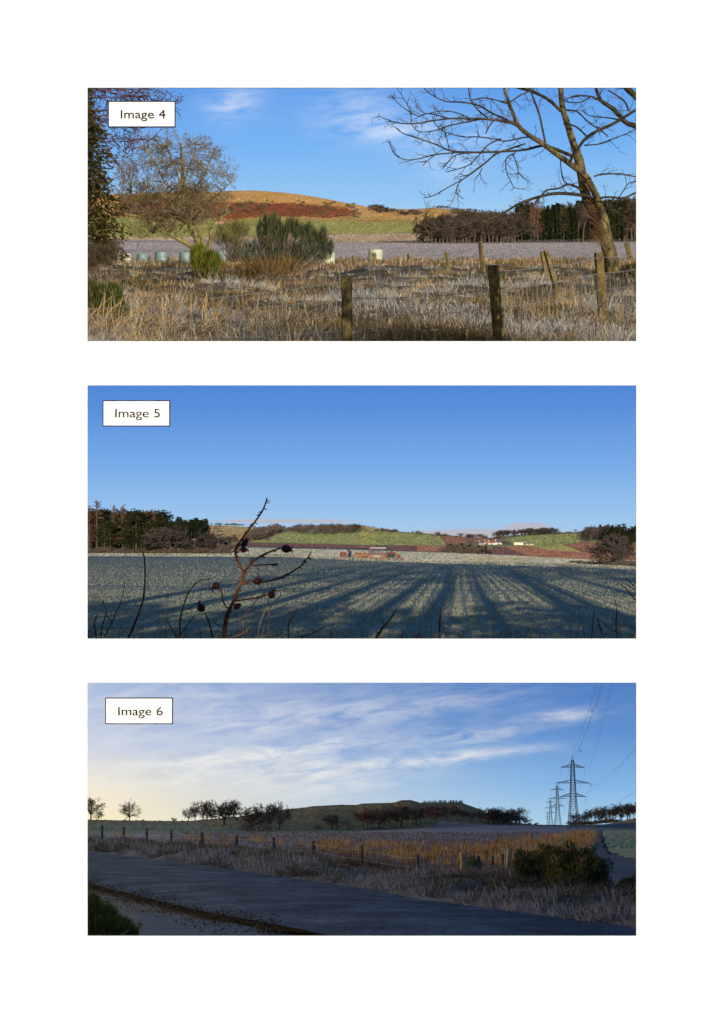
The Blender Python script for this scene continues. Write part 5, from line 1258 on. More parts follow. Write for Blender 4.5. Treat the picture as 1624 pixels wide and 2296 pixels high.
# --- white farm on the far slope
YEL = plain('pale_yellow_sheet', (.70, .62, .38), .6, .06)
house(5, surf(5, *R4(803, 315)), 6.20, 4.14, 1.76, 1.34, CREAM, SLATE, 'largest white farm building, gable lit, on the far slope, middle picture', 3)
house(5, surf(5, *R4(762, 315)), 5.69, 3.10, 1.34, 1.03, CREAM, PANT, 'white farm cottage with red roof left of the largest farm building', 3)
house(5, surf(5, *R4(706, 320)), 4.65, 3.10, 1.86, 1.03, HARL, SLATE, 'leftmost farmhouse of the white farm on the far slope', 3)
house(5, surf(5, *R4(735, 312)), 4.14, 3.10, 1.45, 0.93, HARL, PANT, 'small steading between the leftmost farmhouse and the cottage', 3)
house(5, surf(5, *R4(920, 318)), 8.01, 4.14, 1.86, 0.36, YEL, YEL, 'long pale yellow farm shed on the far slope, middle picture', 0, 'farm_shed', 0, False, None, 0)
house(5, surf(5, *R4(982, 319)), 7.24, 3.10, 1.24, 0.62, HARL, SLATE, 'low grey farm range right of the yellow shed, middle picture', 5)

# --- wild rose in front
ROSE = bark('rose_stem', (.10, .035, .018), (.26, .12, .05), 60, .0005); HIPM = plain('rose_hip', (.09, .022, .014), .45, .5, 80, .4); SEP = plain('sepal', (.07, .05, .035), .9, .3, 100)
rd = 3.9; px5 = .3832 * rd / F
org = pix(5, *R3(812, 915), rd); org2 = org
def tr5(pts, depth=0.0):
    out = []; n = len(pts)
    for i, (x, y, r) in enumerate(pts): out.append((pix(5, *R3(x, y), rd + depth + .015 * math.sin(i * 1.9 + depth * 40)) - org, r * px5))
    return out
orose = thing('wild_rose', 'dark wild rose stem with withered hips in the foreground of the middle picture', 'rose bush', 5, org)
STEMS = [
 [(806, 920, 14), (812, 870, 13), (830, 740, 12), (870, 650, 10.5), (905, 560, 9), (930, 490, 9), (900, 430, 7.5), (881, 370, 7), (890, 330, 6.5), (930, 270, 6), (980, 205, 6), (1010, 165, 5.5), (1045, 110, 5), (1066, 45, 3.5)],
 [(930, 492, 8), (968, 432, 7), (1050, 375, 6), (1145, 340, 5)], [(975, 440, 4.5), (1060, 437, 4.5), (1132, 434, 4)], [(965, 440, 4), (990, 395, 3)],
 [(905, 562, 6.5), (950, 535, 5.5), (1060, 536, 5), (1160, 506, 5), (1240, 460, 4.5), (1290, 415, 4), (1325, 360, 3)],
 [(845, 700, 5), (812, 660, 5), (800, 600, 5), (785, 575, 4)], [(760, 900, 5), (745, 850, 5), (725, 770, 5), (700, 715, 4.5)],
 [(870, 650, 5), (960, 638, 5), (1030, 625, 5), (1085, 605, 4.5)], [(890, 330, 4.5), (915, 318, 4)], [(882, 372, 4.5), (905, 352, 4)], [(862, 665, 4.5), (885, 675, 4)],
 [(1010, 530, 4), (1030, 580, 3)], [(1015, 510, 3), (1012, 455, 2.5)]]
for i, s_ in enumerate(STEMS): part('stem', tube_mesh('stem', tr5(s_), ROSE, 7, .05, i), orose, 5)
S = []; g = random.Random(4)
for s_ in STEMS[:5]:
    t_ = tr5(s_)
    for (a, ra), (b, rb_) in zip(t_[:-1], t_[1:]):
        for j in range(3):
            p = a.lerp(b, g.random()); S += poly_segs([(p, .0016), (p + Vector((g.choice((-1, 1)) * .008, g.gauss(0, .003), -.003)), .0004)])
part('thorns', seg_mesh('thorns', S, ROSE, 4), orose, 5, kind='stuff')
def hip(x, y, r, ang):
    p = pix(5, *R3(x, y), rd) - org; R_ = r * px5; V = []; q = []; n = 12; rows = 8
    for i in range(rows + 1):
        t = math.pi * i / rows; rr = math.sin(t) * R_ * (1 + .06 * math.sin(i * 2.1)); z = -math.cos(t) * R_ * (1.05 + .12 * (abs(int(x)) % 4))
        for j in range(n): a = 2 * math.pi * j / n; V.append((rr * math.cos(a) * (1 + .06 * math.sin(3 * a)), rr * math.sin(a), z))
    for i in range(rows):
        for j in range(n): q.append((i * n + j, i * n + (j + 1) % n, (i + 1) * n + (j + 1) % n, (i + 1) * n + j))
    h_ = part('hip', mk_mesh('hip', V, [np.array(q)], [HIPM], None, True), orose, 5, tuple(p), (0, ang, 0))
    S = []
    for j in range(5):
        a = 1.257 * j; c = Vector((math.cos(a), math.sin(a), 0)); S += poly_segs([(Vector((0, 0, R_ * 1.05)), R_ * .16), (c * R_ * .55 + Vector((0, 0, R_ * 1.5)), R_ * .11), (c * R_ * 1.2 + Vector((0, 0, R_ * 1.7)), R_ * .04)])
    part('sepals', seg_mesh('sepals', S, SEP, 4), h_, 5)
for x, y, r, a in [(935, 308, 19, .7), (928, 348, 19, 1.6), (1178, 343, 24, 1.7), (1010, 533, 21, 1.5), (768, 560, 22, -2.2), (680, 688, 25, -.5), (890, 680, 18, 1.0), (1092, 612, 22, .4)]: hip(x, y, r, a)
def stalk(label, lines, k=5, R=R3, d=3.9, name='dead_plant', mat=None):
    o0 = pix(k, *R(lines[0][0][0], lines[0][0][1]), d); o = thing(name, label, 'stem', k, o0)
    for i, pts in enumerate(lines):
        part('stem', tube_mesh('stem', [(pix(k, *R(x, y), d + .02 * math.sin(j * 2 + i)) - o0, r * .38 * d / F) for j, (x, y, r) in enumerate(pts)], mat or ROSE, 6, .06, i), o, k)
STK = bark('dry_stalk', (.16, .09, .05), (.34, .23, .13), 60, .0004)
stalk('tall curved reddish stem left of the rose, middle picture', [[(240, 915, 7), (258, 860, 7), (300, 760, 6.5), (338, 655, 6), (350, 560, 5.5), (352, 470, 5), (346, 390, 4.5), (336, 352, 3)]])
stalk('forked pale stem between the curved stem and the rose, middle picture', [[(550, 915, 6), (555, 850, 6), (560, 740, 5.5), (600, 615, 5), (645, 550, 4), (690, 525, 3), (740, 519, 2)], [(558, 850, 4), (600, 790, 3.5), (640, 740, 3)], [(545, 870, 4), (500, 800, 4), (475, 750, 3)], [(575, 700, 3), (620, 690, 3), (645, 668, 2)]], mat=STK)
stalk('short ragged stem at the far left of the middle picture', [[(75, 915, 6), (62, 830, 6), (55, 780, 5), (70, 735, 4)], [(30, 915, 4), (20, 850, 4), (14, 800, 3)]], mat=STK)
stalk('thin branching stalk second from the left edge, middle picture', [[(95, 915, 5), (100, 800, 5), (125, 720, 4), (105, 650, 4)], [(115, 860, 4), (160, 770, 4), (200, 680, 3.5), (215, 640, 3), (230, 560, 2), (226, 490, 2)], [(160, 770, 3), (120, 730, 2)]], mat=STK)
stalk('tangle of dead stems right of the rose, middle picture', [[(1080, 915, 6), (1075, 800, 6), (1080, 720, 5), (1100, 660, 4), (1150, 620, 3)], [(1010, 915, 5), (1020, 800, 5), (1060, 690, 4), (1075, 640, 3)], [(1200, 915, 5), (1190, 790, 5), (1230, 720, 4), (1240, 690, 3)], [(830, 870, 5), (920, 840, 4.5), (980, 790, 3.5)], [(1250, 870, 4), (1350, 830, 4), (1400, 800, 3.5)], [(870, 820, 3.5), (960, 700, 3.5), (1040, 610, 3), (1120, 590, 2.5), (1200, 580, 2)], [(760, 780, 3), (800, 800, 3), (830, 860, 3)], [(860, 750, 3), (930, 690, 3)], [(920, 915, 3), (925, 800, 3), (930, 760, 2)]], mat=STK)
stalk('broken pale reed leaning right of mid picture, middle picture', [[(70, 915, 8), (100, 845, 7.5), (140, 790, 7), (185, 735, 6), (215, 690, 4)], [(140, 790, 3), (130, 750, 3)], [(170, 755, 3), (190, 720, 2.5)]], R=R4, mat=STK)
stalk('upright seed stalk at the middle of the field bottom, middle picture', [[(456, 900, 5), (460, 820, 5), (466, 740, 4), (468, 690, 2.5)], [(460, 800, 4), (472, 780, 3)], [(464, 770, 3), (452, 745, 2)]], R=R4, mat=STK)
stalk('dark twigs reaching in at the right edge of the middle picture', [[(1680, 680, 5), (1600, 640, 4), (1560, 590, 3.5), (1510, 545, 3), (1470, 555, 2)], [(1680, 620, 4), (1600, 565, 4), (1540, 510, 3)], [(1690, 610, 3), (1610, 585, 3), (1545, 545, 2.5)]], R=R4)
stalk('thin dark stems in the lower right corner of the middle picture', [[(1490, 900, 4), (1485, 780, 4), (1490, 700, 3), (1482, 640, 2)], [(1420, 900, 4), (1395, 800, 4), (1375, 740, 3)], [(1340, 900, 3.5), (1350, 780, 3), (1360, 700, 2.5)], [(1500, 830, 3), (1440, 800, 3), (1410, 770, 2)]], R=R4)
# fine grass at the foot of the bank
rng = np.random.default_rng(70); n = 260
P = np.stack([rng.uniform(-.75, .75, n), rng.normal(3.95, .1, n), np.zeros(n)], 1); P[:, 2] = EYE[5] - P[:, 1] * (1456 - 1228) / F
V, q, t = blade_geo(P, rng.uniform(.03, .085, n), np.full(n, .0016), rng.uniform(.1, .7, n), rng)
solo('bank_grass', mk_mesh('bank_grass', V, [q, t], [leafy('bank_grass', [(.1, .06, .03), (.2, .13, .07), (.28, .2, .12)], .2)]), 5, (0, 0, 0), 'dry grass blades along the bottom edge of the middle picture', 'grass', kind='stuff')
# small marker sign whose top shows at the lower edge
sp = pix(5, 933, 1452, 3.9); o = thing('marker_sign', 'small white marker with purple rim at the bottom edge of the middle picture', 'sign', 5, sp)
s = 3.9 / F; mb = MB(); mb.box((-10 * s, 0, 0), (10 * s, .002, 25 * s)); part('board', mb.mesh('board', plain('marker_board', (.62, .58, .66), .6, .05)), o, 5)
mb = MB(); mb.box((-10 * s, -.0012, 25.01 * s), (9.5 * s, .003, 27 * s)); part('rim', mb.mesh('rim', plain('purple_rim', (.12, .06, .28), .6)), o, 5)
mb = MB(); mb.box((-8 * s, -.001, 4 * s), (8 * s, -.0002, 21 * s)); part('print', mb.mesh('print', plain('yellow_print', (.55, .36, .05), .6, .6, 150)), o, 5)
# ================================================================== BOTTOM PLACE: wet lane, verge, pylons, dark hill
k = 6
boundary(6, 2300, 3.6)
boundary(6, 2160)
boundary(6, [(-900, 1880), (196, 1885), (700, 1902), (2600, 1902)])
boundary(6, [(-900, 1872), (196, 1871), (535, 1868), (807, 1869), (960, 1867), (1190, 1862), (1300, 1861), (1427, 1862), (2600, 1866)], [(-900, 700), (500, 700), (1200, 1200), (2600, 1100)])
boundary(6, [(-900, 1864), (196, 1862), (535, 1864), (643, 1864), (807, 1863), (960, 1857), (1109, 1852), (1190, 1851), (1330, 1855), (1427, 1857), (2600, 1860)], [(-900, 900), (500, 900), (800, 1300), (1200, 1600), (2600, 1500)])
boundary(6, [(-900, 1836), (196, 1838), (317, 1840), (420, 1841), (535, 1831), (600, 1821), (643, 1814), (680, 1811), (700, 1807.5), (760, 1804.5), (800, 1804.5), (812, 1801.5), (870, 1800), (884, 1799.5), (898, 1794.5), (920, 1793.5), (930, 1796), (945, 1800.5), (990, 1800), (1039, 1801), (1078, 1815), (1109, 1834), (1140, 1841), (1175, 1847), (1209, 1849.5), (1300, 1850), (1360, 1848), (1427, 1834), (1600, 1815), (2600, 1810)], [(-900, 1500), (420, 1500), (640, 1750), (1078, 1900), (1175, 2100), (1209, 3500), (1300, 3500), (1427, 2400), (2600, 2400)])
boundary(6, [(-900, 1846), (600, 1840), (1100, 1840), (1209, 1852), (2600, 1850)], 4200)
vergem = land('verge_soil', (.06, .05, .035), (.10, .085, .06), (.15, .14, .13), .4, 3.0, .08)
stub = land('dark_plough', (.16, .115, .09), (.23, .175, .145), (.32, .28, .27), .03, .5, .35)
gfield = land('frosted_pasture', (.10, .115, .055), (.15, .16, .085), (.20, .20, .13), .01, .2, .5, None, (.4, 2, 1))
hillm = land('hill_rough_grass', (.13, .095, .04), (.18, .135, .06), (.09, .07, .033), .012, .15, 1.0)
straw6 = land('straw_strip', (.36, .18, .05), (.46, .25, .08), (.28, .14, .045), .05, .5, .5)
trackm = land('frosted_track', (.06, .058, .05), (.095, .092, .085), (.045, .042, .036), .05, .6, .15)
rfield = land('lit_crop', (.30, .24, .09), (.38, .31, .13), (.22, .19, .07), .02, .3, .5, (64, .05, .4, (.13, .12, .05)))
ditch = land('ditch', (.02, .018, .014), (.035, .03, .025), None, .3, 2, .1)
pr = lambda *a: [R6(x, y) for x, y in a]
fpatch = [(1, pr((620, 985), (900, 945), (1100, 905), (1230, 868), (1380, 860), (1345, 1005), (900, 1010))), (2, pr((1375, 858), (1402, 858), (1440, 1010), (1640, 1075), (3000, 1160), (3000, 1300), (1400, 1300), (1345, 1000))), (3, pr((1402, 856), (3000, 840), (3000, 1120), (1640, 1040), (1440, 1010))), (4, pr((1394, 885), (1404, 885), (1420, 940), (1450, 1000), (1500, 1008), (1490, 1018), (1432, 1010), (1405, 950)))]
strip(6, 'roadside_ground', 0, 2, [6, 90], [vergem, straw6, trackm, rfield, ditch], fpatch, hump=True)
strip(6, 'ploughed_field', 2, 3, 26, [stub, straw6, trackm, rfield, ditch], fpatch, amp=.04, seed=3)
strip(6, 'far_field', 3, 4, 12, [gfield, stub], [(1, [(780, 1900), (780, 1866), (960, 1850), (1330, 1850), (1330, 1900)])])
strip(6, 'dark_hill', 4, 5, 50, [hillm, gfield, stub, trackm], [(1, [(-900, 1900), (-900, 1848), (420, 1852), (560, 1858), (620, 1900)]), (2, pr((480, 822), (700, 838), (1020, 846), (1020, 880), (300, 880))), (3, pr((1380, 845), (1480, 830), (3000, 800), (3000, 870), (1350, 870)))], amp=.4, seed=4)
strip(6, 'hill_back', 5, 6, 2, [hillm])

# the lane
m = N('wet_asphalt'); co = m.coord(); al = m.mapping(co, (1.2, .5, 1), (0, 0, math.radians(-14)))
n1 = m.noise(al, .9, 6, .62); n2 = m.noise(co, 22, 6, .75); n3 = m.noise(co, 5.0, 8, .8); n4 = m.noise(co, .6, 4, .6)
gr = m.math('ADD', m.math('MULTIPLY', n2, .55), m.math('MULTIPLY', n3, .45))
df = m.n('ShaderNodeBsdfDiffuse'); m.l(m.ramp(gr, [(.36, (.008, .007, .007)), (.5, (.02, .0185, .0185)), (.64, (.055, .05, .048))]), df.inputs[0])
gl = m.n('ShaderNodeBsdfAnisotropic'); gl.inputs['Roughness'].default_value = .28; gl.inputs[0].default_value = (.9, .9, .9, 1)
bp = m.n('ShaderNodeBump'); bp.inputs['Distance'].default_value = .012; m.l(n2, bp.inputs['Height']); m.l(bp.outputs[0], gl.inputs['Normal']); m.l(bp.outputs[0], df.inputs['Normal'])
wet = m.ramp(m.math('ADD', m.math('MULTIPLY', n1, .2), m.math('ADD', m.math('MULTIPLY', n4, .25), m.math('ADD', m.math('MULTIPLY', n3, .25), m.math('MULTIPLY', n2, .3)))), [(.36, (.02,) * 3), (.5, (.075,) * 3), (.64, (.20,) * 3)])
mx = m.n('ShaderNodeMixShader'); m.l(wet, mx.inputs[0]); m.l(df.outputs[0], mx.inputs[1]); m.l(gl.outputs[0], mx.inputs[2]); m.l(mx.outputs[0], m.out.inputs[0])
far = [gpt for gpt in ((X, pl(RF, X)) for X in np.linspace(-600, 1800, 90))]; near = [(X, pl(RN, X)) for X in np.linspace(-600, 900, 90)]
A = surf_arr(6, np.array([p[0] for p in near]), np.array([p[1] for p in near])); B = surf_arr(6, np.array([p[0] for p in far]), np.array([p[1] for p in far]))
A[:, 2] = .09; B[:, 2] = .09; rows = [A * (1 - t) + B * t for t in np.linspace(0, 1, 9)]
for i, r in enumerate(rows): r[:, 2] += .05 * math.sin(math.pi * i / 8)
P = np.array(rows); idx = np.arange(P.shape[0] * 90).reshape(-1, 90)
q = np.stack([idx[:-1, :-1], idx[:-1, 1:], idx[1:, 1:], idx[1:, :-1]], -1).reshape(-1, 4)
solo('road', mk_mesh('road', P.reshape(-1, 3), [q], [m.m], None, True), 6, (0, 0, 0), kind='structure')
# broken wet tarmac in the corner, with its crack
m = N('wet_broken_tarmac'); n2 = m.noise(m.coord(), 6, 6, .7); b_ = m.principled(m.ramp(n2, [(.3, (.02, .02, .02)), (.7, (.075, .075, .072))]), .65, .15, n2, .05)
pol = [R5(*p) for p in [(300, 1412), (350, 1400), (430, 1408), (520, 1412), (560, 1432), (640, 1437), (740, 1452), (880, 1466), (1000, 1490), (1040, 1540), (300, 1540), (340, 1470), (320, 1440)]]
V = surf_arr(6, np.array([p[0] for p in pol]), np.array([p[1] for p in pol])); V[:, 2] = .085
V = np.concatenate([V, V * np.array([1, 1, 0]) - np.array([0, 0, .05]), V.mean(0, keepdims=True)]); nn = len(pol)
t = [(2 * nn, (i + 1) % nn, i) for i in range(nn)]; solo('layby', mk_mesh('layby', V, [np.array(t)], [m.m]), 6, (0, 0, 0), kind='structure')

def grass6(n_t, per, ok, X0, X1, Y0, Y1, L, W, cols, name, label, spread, lean, seed, trans=.3, lod=True, cat='grass', tint=.6):
    rng = np.random.default_rng(seed); X, Y, P = rnd_ground(6, rng, n_t, X0, X1, Y0, Y1, ok); n = len(P); d = P[:, 1]
    s_ = rng.uniform(.6, 1.35, n); idx = np.repeat(np.arange(n), per); lo = np.maximum(1, d / 90) if lod else np.ones(n)
    Q = P[idx].copy(); off = rng.normal(0, 1, (n * per, 2)); az = np.arctan2(off[:, 1], off[:, 0]); Q[:, :2] += off * (spread * (s_ * lo)[idx])[:, None]; Q[:, 2] -= .02
    V, q, t = blade_geo(Q, L * (s_ * lo)[idx] * rng.uniform(.45, 1.15, n * per), W * (.6 + d[idx] / 55) * rng.uniform(.6, 1.3, n * per), rng.uniform(*lean, n * per), rng, None, .25, az)
    tone = np.clip(.5 + .25 * np.sin(P[:, 0] * 1.1 + 2 * np.sin(P[:, 1] * .2)) + rng.normal(0, .25, n), 0, 1)
    return solo(name, mk_mesh(name, V, [q, t], [leafy(name, cols, trans, .8, tint)], None, False, np.repeat(tone[idx], 5)), 6, (0, 0, 0), label, cat, kind='stuff')
on_verge = lambda X, Y: (Y < pl(RF, X) - 2) & (Y > pl(FY, X) - 4)
grass6(4800, 40, on_verge, -150, 1800, 1868, 2150, .31, .011, [(.02, .017, .011), (.045, .037, .024), (.085, .07, .045), (.15, .135, .11), (.34, .34, .35), (.11, .1, .08)], 'verge_grass', 'dark drooping frosted grass tussocks on the verge beside the wet lane', .10, (.35, 1.2), 61)
grass6(2600, 30, lambda X, Y: on_verge(X, Y) & (X < 700), -150, 700, 1868, 1990, .42, .012, [(.02, .017, .011), (.045, .037, .024), (.085, .07, .045), (.15, .135, .11), (.30, .30, .31), (.11, .1, .08)], 'bank_grass', 'dark matted frosted grass on the far left part of the lane verge', .10, (.35, 1.2), 69)
ORG = [(.11, .06, .022), (.22, .12, .04), (.36, .20, .07), (.48, .29, .11), (.27, .145, .05)]
on_org = lambda X, Y: (Y < pl(FY, X) - 3 - 14 * ((X > 560) & (X < 1250))) & (Y > pl([(-900, 1850), (196, 1872), (500, 1884), (700, 1890), (900, 1893), (1000, 1896), (1150, 1888), (1290, 1872), (1400, 1880), (2600, 1890)], X)) & (X < 1335 - (Y - 1860) * .1) & ((X > 560) | (np.sin(X * 37.1 + Y * 11.3) > .35))
grass6(2100, 14, on_org, -150, 1340, 1864, 1962, .44, .016, ORG, 'orange_grass', 'tall orange dead grass behind the roadside posts, bottom picture', .16, (.05, .5), 62)
grass6(1500, 10, lambda X, Y: (Y < pl(FY, X) + 30) & (Y > pl(FY, X) - 14) & (X > 520), 500, 1330, 1900, 1990, .24, .012, [(.07, .04, .02), (.14, .075, .035), (.22, .12, .05)], 'russet_weeds', 'russet dead weeds round the thick gate post, bottom picture', .16, (.05, .5), 63)
grass6(2600, 6, lambda X, Y: (X > 400) & (Y > 1868 + (X > 1000) * (X - 1000) * .0) & (X < 1240 - (Y - 1862) * 3.5), 380, 1240, 1868, 1910, .16, .02, [(.07, .05, .04), (.13, .10, .08), (.22, .19, .18), (.10, .06, .04)], 'stubble', 'rough frosted clods and stubble of the ploughed field, bottom picture', .3, (.2, .9), 64, cat='stubble')
# litter of dead leaves and grit along the near edge of the lane
rng = np.random.default_rng(66); n = 6000; X = 150 + 480 * rng.random(n) ** 2.2; Y = pl(RN, X) + rng.normal(10, 17, n)
ok_ = Y > pl(RN, X) - 14 + 8 * np.sin(X * .11); X, Y = X[ok_], Y[ok_]; P = surf_arr(6, X, Y); P[:, 2] = .115 + rng.uniform(0, .02, len(P))
V, tr = leaf_geo(P, rng.uniform(.012, .04, len(P)), rng, rng.normal(size=(len(P), 3)) * np.array([1, 1, .25]), .8)
solo('leaf_litter', mk_mesh('leaf_litter', V, [tr], [leafy('leaf_litter', [(.015, .013, .011), (.03, .024, .018), (.06, .045, .03), (.14, .10, .06)], .1)]), 6, (0, 0, 0), 'dark leaf litter and grit along the near edge of the lane', 'litter', kind='stuff')

cover(6, 'hill_grass', 'rough brown grass over the dark hill in the bottom picture', [[(430, 1860), (535, 1834), (643, 1817), (807, 1806), (900, 1798), (1035, 1804), (1080, 1820), (1110, 1838), (1190, 1850), (960, 1856), (800, 1862)]], 700, 1.4, 1.8, [(.16, .125, .045), (.28, .21, .08), (.38, .28, .115), (.25, .21, .08)], 67)
# --- roadside fence posts
POST_GREY = bark('roadside_post', (.035, .035, .032), (.11, .105, .09), 8, .01)  # weathered grey, darkened to carry the shade the posts stand in
posts = [(100, 848, 100, 940, 17), (228, 857, 228, 925, 16), (362, 867, 362, 938, 17), (506, 877, 506, 950, 17), (684, 890, 685, 990, 22), (886, 910, 887, 990, 22), (1104, 920, 1106, 1008, 20), (1336, 942, 1336, 1025, 20), (1621, 968, 1619, 1090, 19)]
r6 = [((190.6 + .3832 * x - 807.3) / .3866, .3832 * y / .3866) for x, y in ((p[0], p[1]) for p in posts)]
conv = lambda x, y: ((190.6 + .3832 * x - 807.3) / .3866, (.3832 * y) / .3866)
PP = [(*conv(a, b), *conv(c, d_), w_) for a, b, c, d_, w_ in posts] + [(336, 1010, 337, 1125, 17), (688, 1020, 689, 1125, 20), (918, 980, 919, 1060, 13)]
fence('grey wooden post and wire fence along the verge of the wet lane', PP, R6, 6, (.35, .8), .004, .3866, mat=[POST_GREY] * len(PP), round_=True)
def single_post(x0, y0, x1, y1, wz, label, mat, nm='gate_post'):
    X, Y = R6(x1, y1); b = surf(6, X, Y, False); t_ = pix(6, *R6(x0, y0), b.y); d_ = t_ - b
    o = thing(nm, label, 'post', 6, b); po = part('post', post_mesh('post', wz * .3866 * b.y / F, d_.length, mat, True, 5, .03), o, 6)
    po.matrix_local = Vector((0, 0, 1)).rotation_difference(d_.normalized()).to_matrix().to_4x4()
    cp = part('post_top', mk_mesh('post_top', [(wz * .3866 * b.y / F * .41 * math.cos(a), wz * .3866 * b.y / F * .41 * math.sin(a), d_.length + .006) for a in np.linspace(0, 6.283, 13)[:-1]], [np.array([(0, i, i + 1) for i in range(1, 11)])], [plain('frosted_end', (.42, .42, .42), .8, .2, 20)]), o, 6)
    cp.matrix_local = po.matrix_local
GP = bark('gate_post', (.14, .09, .04), (.36, .26, .13), 12, .01)
single_post(600, 1000, 601, 1125, 42, 'thick round gate post, widest of the roadside posts, bottom picture', GP)
single_post(869, 977, 858, 1110, 30, 'leaning pale gate post left of the gorse bush, bottom picture', GP)
single_post(770, 1020, 770, 1085, 15, 'short broken stake left of the leaning gate post', POST_GREY, 'broken_stake')
single_post(828, 1010, 828, 1085, 15, 'second short stake beside the leaning gate post', POST_GREY, 'broken_stake')

# --- gorse and bank
GO = [(.012, .018, .006), (.025, .034, .010), (.045, .055, .014), (.08, .085, .018), (.02, .026, .009)]
gb = dict(k=6, zs=.3866)
bush('gorse_bush', 'large dark gorse bush beside the lane on the right of the bottom picture', R6, 1170, 1290,
     [(1000, 1080, 110, 80, 2600), (1130, 1060, 130, 85, 3000), (1270, 1070, 120, 85, 2800), (1360, 1110, 80, 80, 1700), (1180, 1160, 170, 85, 3000), (1330, 1190, 120, 80, 1800), (960, 1100, 60, 60, 900), (1200, 1230, 200, 60, 1800), (1400, 1200, 70, 80, 900), (930, 1020, 30, 30, 160), (1080, 985, 40, 24, 200), (1225, 972, 36, 24, 200), (1340, 1000, 40, 30, 200), (1430, 1090, 40, 50, 260), (1450, 1250, 90, 60, 900), (1300, 1275, 150, 50, 1000), (1000, 1180, 60, 60, 500)], .055, .010, 'gorse_spines', GO, 201, 4, **gb)
bush('gorse_lit_sprays', 'yellow-green sprays on the front of the large gorse bush', R6, 1180, 1290,
     [(1120, 1110, 60, 60, 260), (1150, 1150, 80, 50, 240), (1240, 1110, 80, 50, 240), (1340, 1070, 60, 50, 200), (1270, 1140, 60, 40, 160), (1060, 1030, 80, 40, 160)], .05, .011, 'gorse_lit_tips', [(.05, .055, .012), (.10, .10, .02), (.2, .18, .04)], 202, 0, d=float(surf(6, *R6(1180, 1290), False).y) - .55, **gb)  # yellow-green tufts whose colour also paints the lit patches of the front
bush('gorse_bush', 'small yellowish gorse at the right edge of the bottom picture', R6, 1560, 1300, [(1550, 1200, 50, 45, 900), (1610, 1190, 50, 55, 900), (1590, 1250, 70, 45, 700)], .055, .010, 'gorse_small', [(.02, .025, .008), (.06, .065, .015), (.14, .13, .03)], 203, 8, **gb)
bush('gorse_bush', 'little green gorse sprig between the thick post and the next stake', R6, 655, 1110, [(650, 1060, 35, 35, 420), (690, 1070, 25, 25, 200)], .07, .014, 'gorse_sprig', [(.03, .045, .012), (.07, .09, .02), (.11, .12, .03)], 204, 6, **gb)
bush('moss_bank', 'green mossy grass hump in the lower left corner of the bottom picture', R5, 130, 1540,
     [(40, 1400, 90, 120, 3000), (110, 1420, 90, 100, 2400), (30, 1310, 50, 45, 700), (200, 1450, 80, 55, 1500), (250, 1480, 60, 40, 700), (-40, 1380, 90, 120, 1500), (60, 1500, 130, 45, 1800), (190, 1510, 110, 35, 900)], .045, .010, 'moss_bank', [(.03, .04, .012), (.06, .075, .02), (.11, .13, .03), (.19, .19, .05)], 205, 2, k=6, zs=.3832)

# --- trees of the left skyline
def T6(R, x, yb, h, proto, label, name='bare_tree', wide=1.15, group=None): tree(6, proto, *R(x, yb), (1.12 if proto.startswith('fine') else 1.0) * h * (.3832 if R is R5 else .3866), label, group, name, wide)
PR['fine0'] = bare_proto('fine', 901, .17, .72, .95, 12, 4, .0021, .02, .12, (4, 6), TWIG_DARK, TWIG_DARK)
PR['fine1'] = bare_proto('fine', 905, .2, .6, .9, 11, 4, .0021, .02, .14, (4, 6), TWIG_DARK, TWIG_DARK)
for a in [(R5, 35, 822, 128, 'fine1', 'tall bare tree at the left edge of the bottom picture'), (R5, 78, 822, 66, 'fine0', 'small bare tree beside the tall one at the left edge, bottom picture'),
          (R5, 262, 824, 116, 'fine0', 'lone round bare tree against the yellow sky, bottom picture'), (R5, 338, 826, 12, 'low0', 'tiny bush right of the lone round tree, bottom picture'),
          (R5, 522, 826, 22, 'low1', 'low round bush on the left skyline, bottom picture'), (R5, 606, 825, 78, 'fine0', 'small bare tree at the left end of the skyline clump'),
          (R5, 645, 825, 80, 'fine1', 'second bare tree of the skyline clump, bottom picture'), (R5, 692, 822, 110, 'fine1', 'tall forked bare tree left of centre in the skyline clump'),
          (R5, 740, 820, 108, 'fine0', 'spreading bare tree in the middle of the skyline clump'), (R5, 715, 822, 60, 'dark0', 'small dark tree inside the skyline clump'),
          (R5, 815, 850, 140, 'dark0', 'dark bare tree standing lowest in the right clump on the slope'), (R5, 842, 812, 104, 'fine0', 'full crowned bare tree in the right skyline clump'),
          (R5, 872, 808, 100, 'fine1', 'slim bare tree right of the full crowned one, skyline clump'), (R5, 790, 818, 80, 'fine1', 'slight bare tree left of the full crowned one, skyline clump'),
          (R5, 985, 885, 160, 'dark1', 'large dark bare tree at the left foot of the hill, bottom picture'), (R5, 1020, 885, 150, 'fine0', 'bare tree touching the large dark one at the hill foot'),
          (R5, 1080, 880, 150, 'fine1', 'bare tree between the two big ones at the hill foot'), (R5, 1138, 875, 150, 'fine0', 'right-hand big bare tree at the foot of the hill, bottom picture'),
          (R5, 950, 888, 60, 'low0', 'dark thicket left of the large tree at the hill foot'), (R5, 1040, 890, 55, 'low1', 'dark thicket right of the large tree at the hill foot'),
          (R5, 1445, 872, 95, 'dark0', 'dark bushy tree alone on the front of the hill, bottom picture'), (R5, 1475, 870, 85, 'low0', 'bush joined to the lone bushy tree on the hill front'), (R5, 1360, 872, 30, 'low1', 'low bush left of the bushy tree on the hill front')]:
    T6(*a, wide=1.3 if a[4].startswith(('low', 'dark')) else 1.0)
PR['rust0'] = bare_proto('rust', 951, .3, .65, .85, 8, 4, .006, .026, .08, (4, 6), bark('pale_bark', (.10, .08, .05), (.22, .18, .11), 1), TWIG_RED)
PR['rust1'] = bare_proto('rust', 957, .3, .65, .85, 8, 4, .006, .026, .08, (4, 6), bark('pale_bark2', (.10, .08, .05), (.22, .18, .11), 1), TWIG)
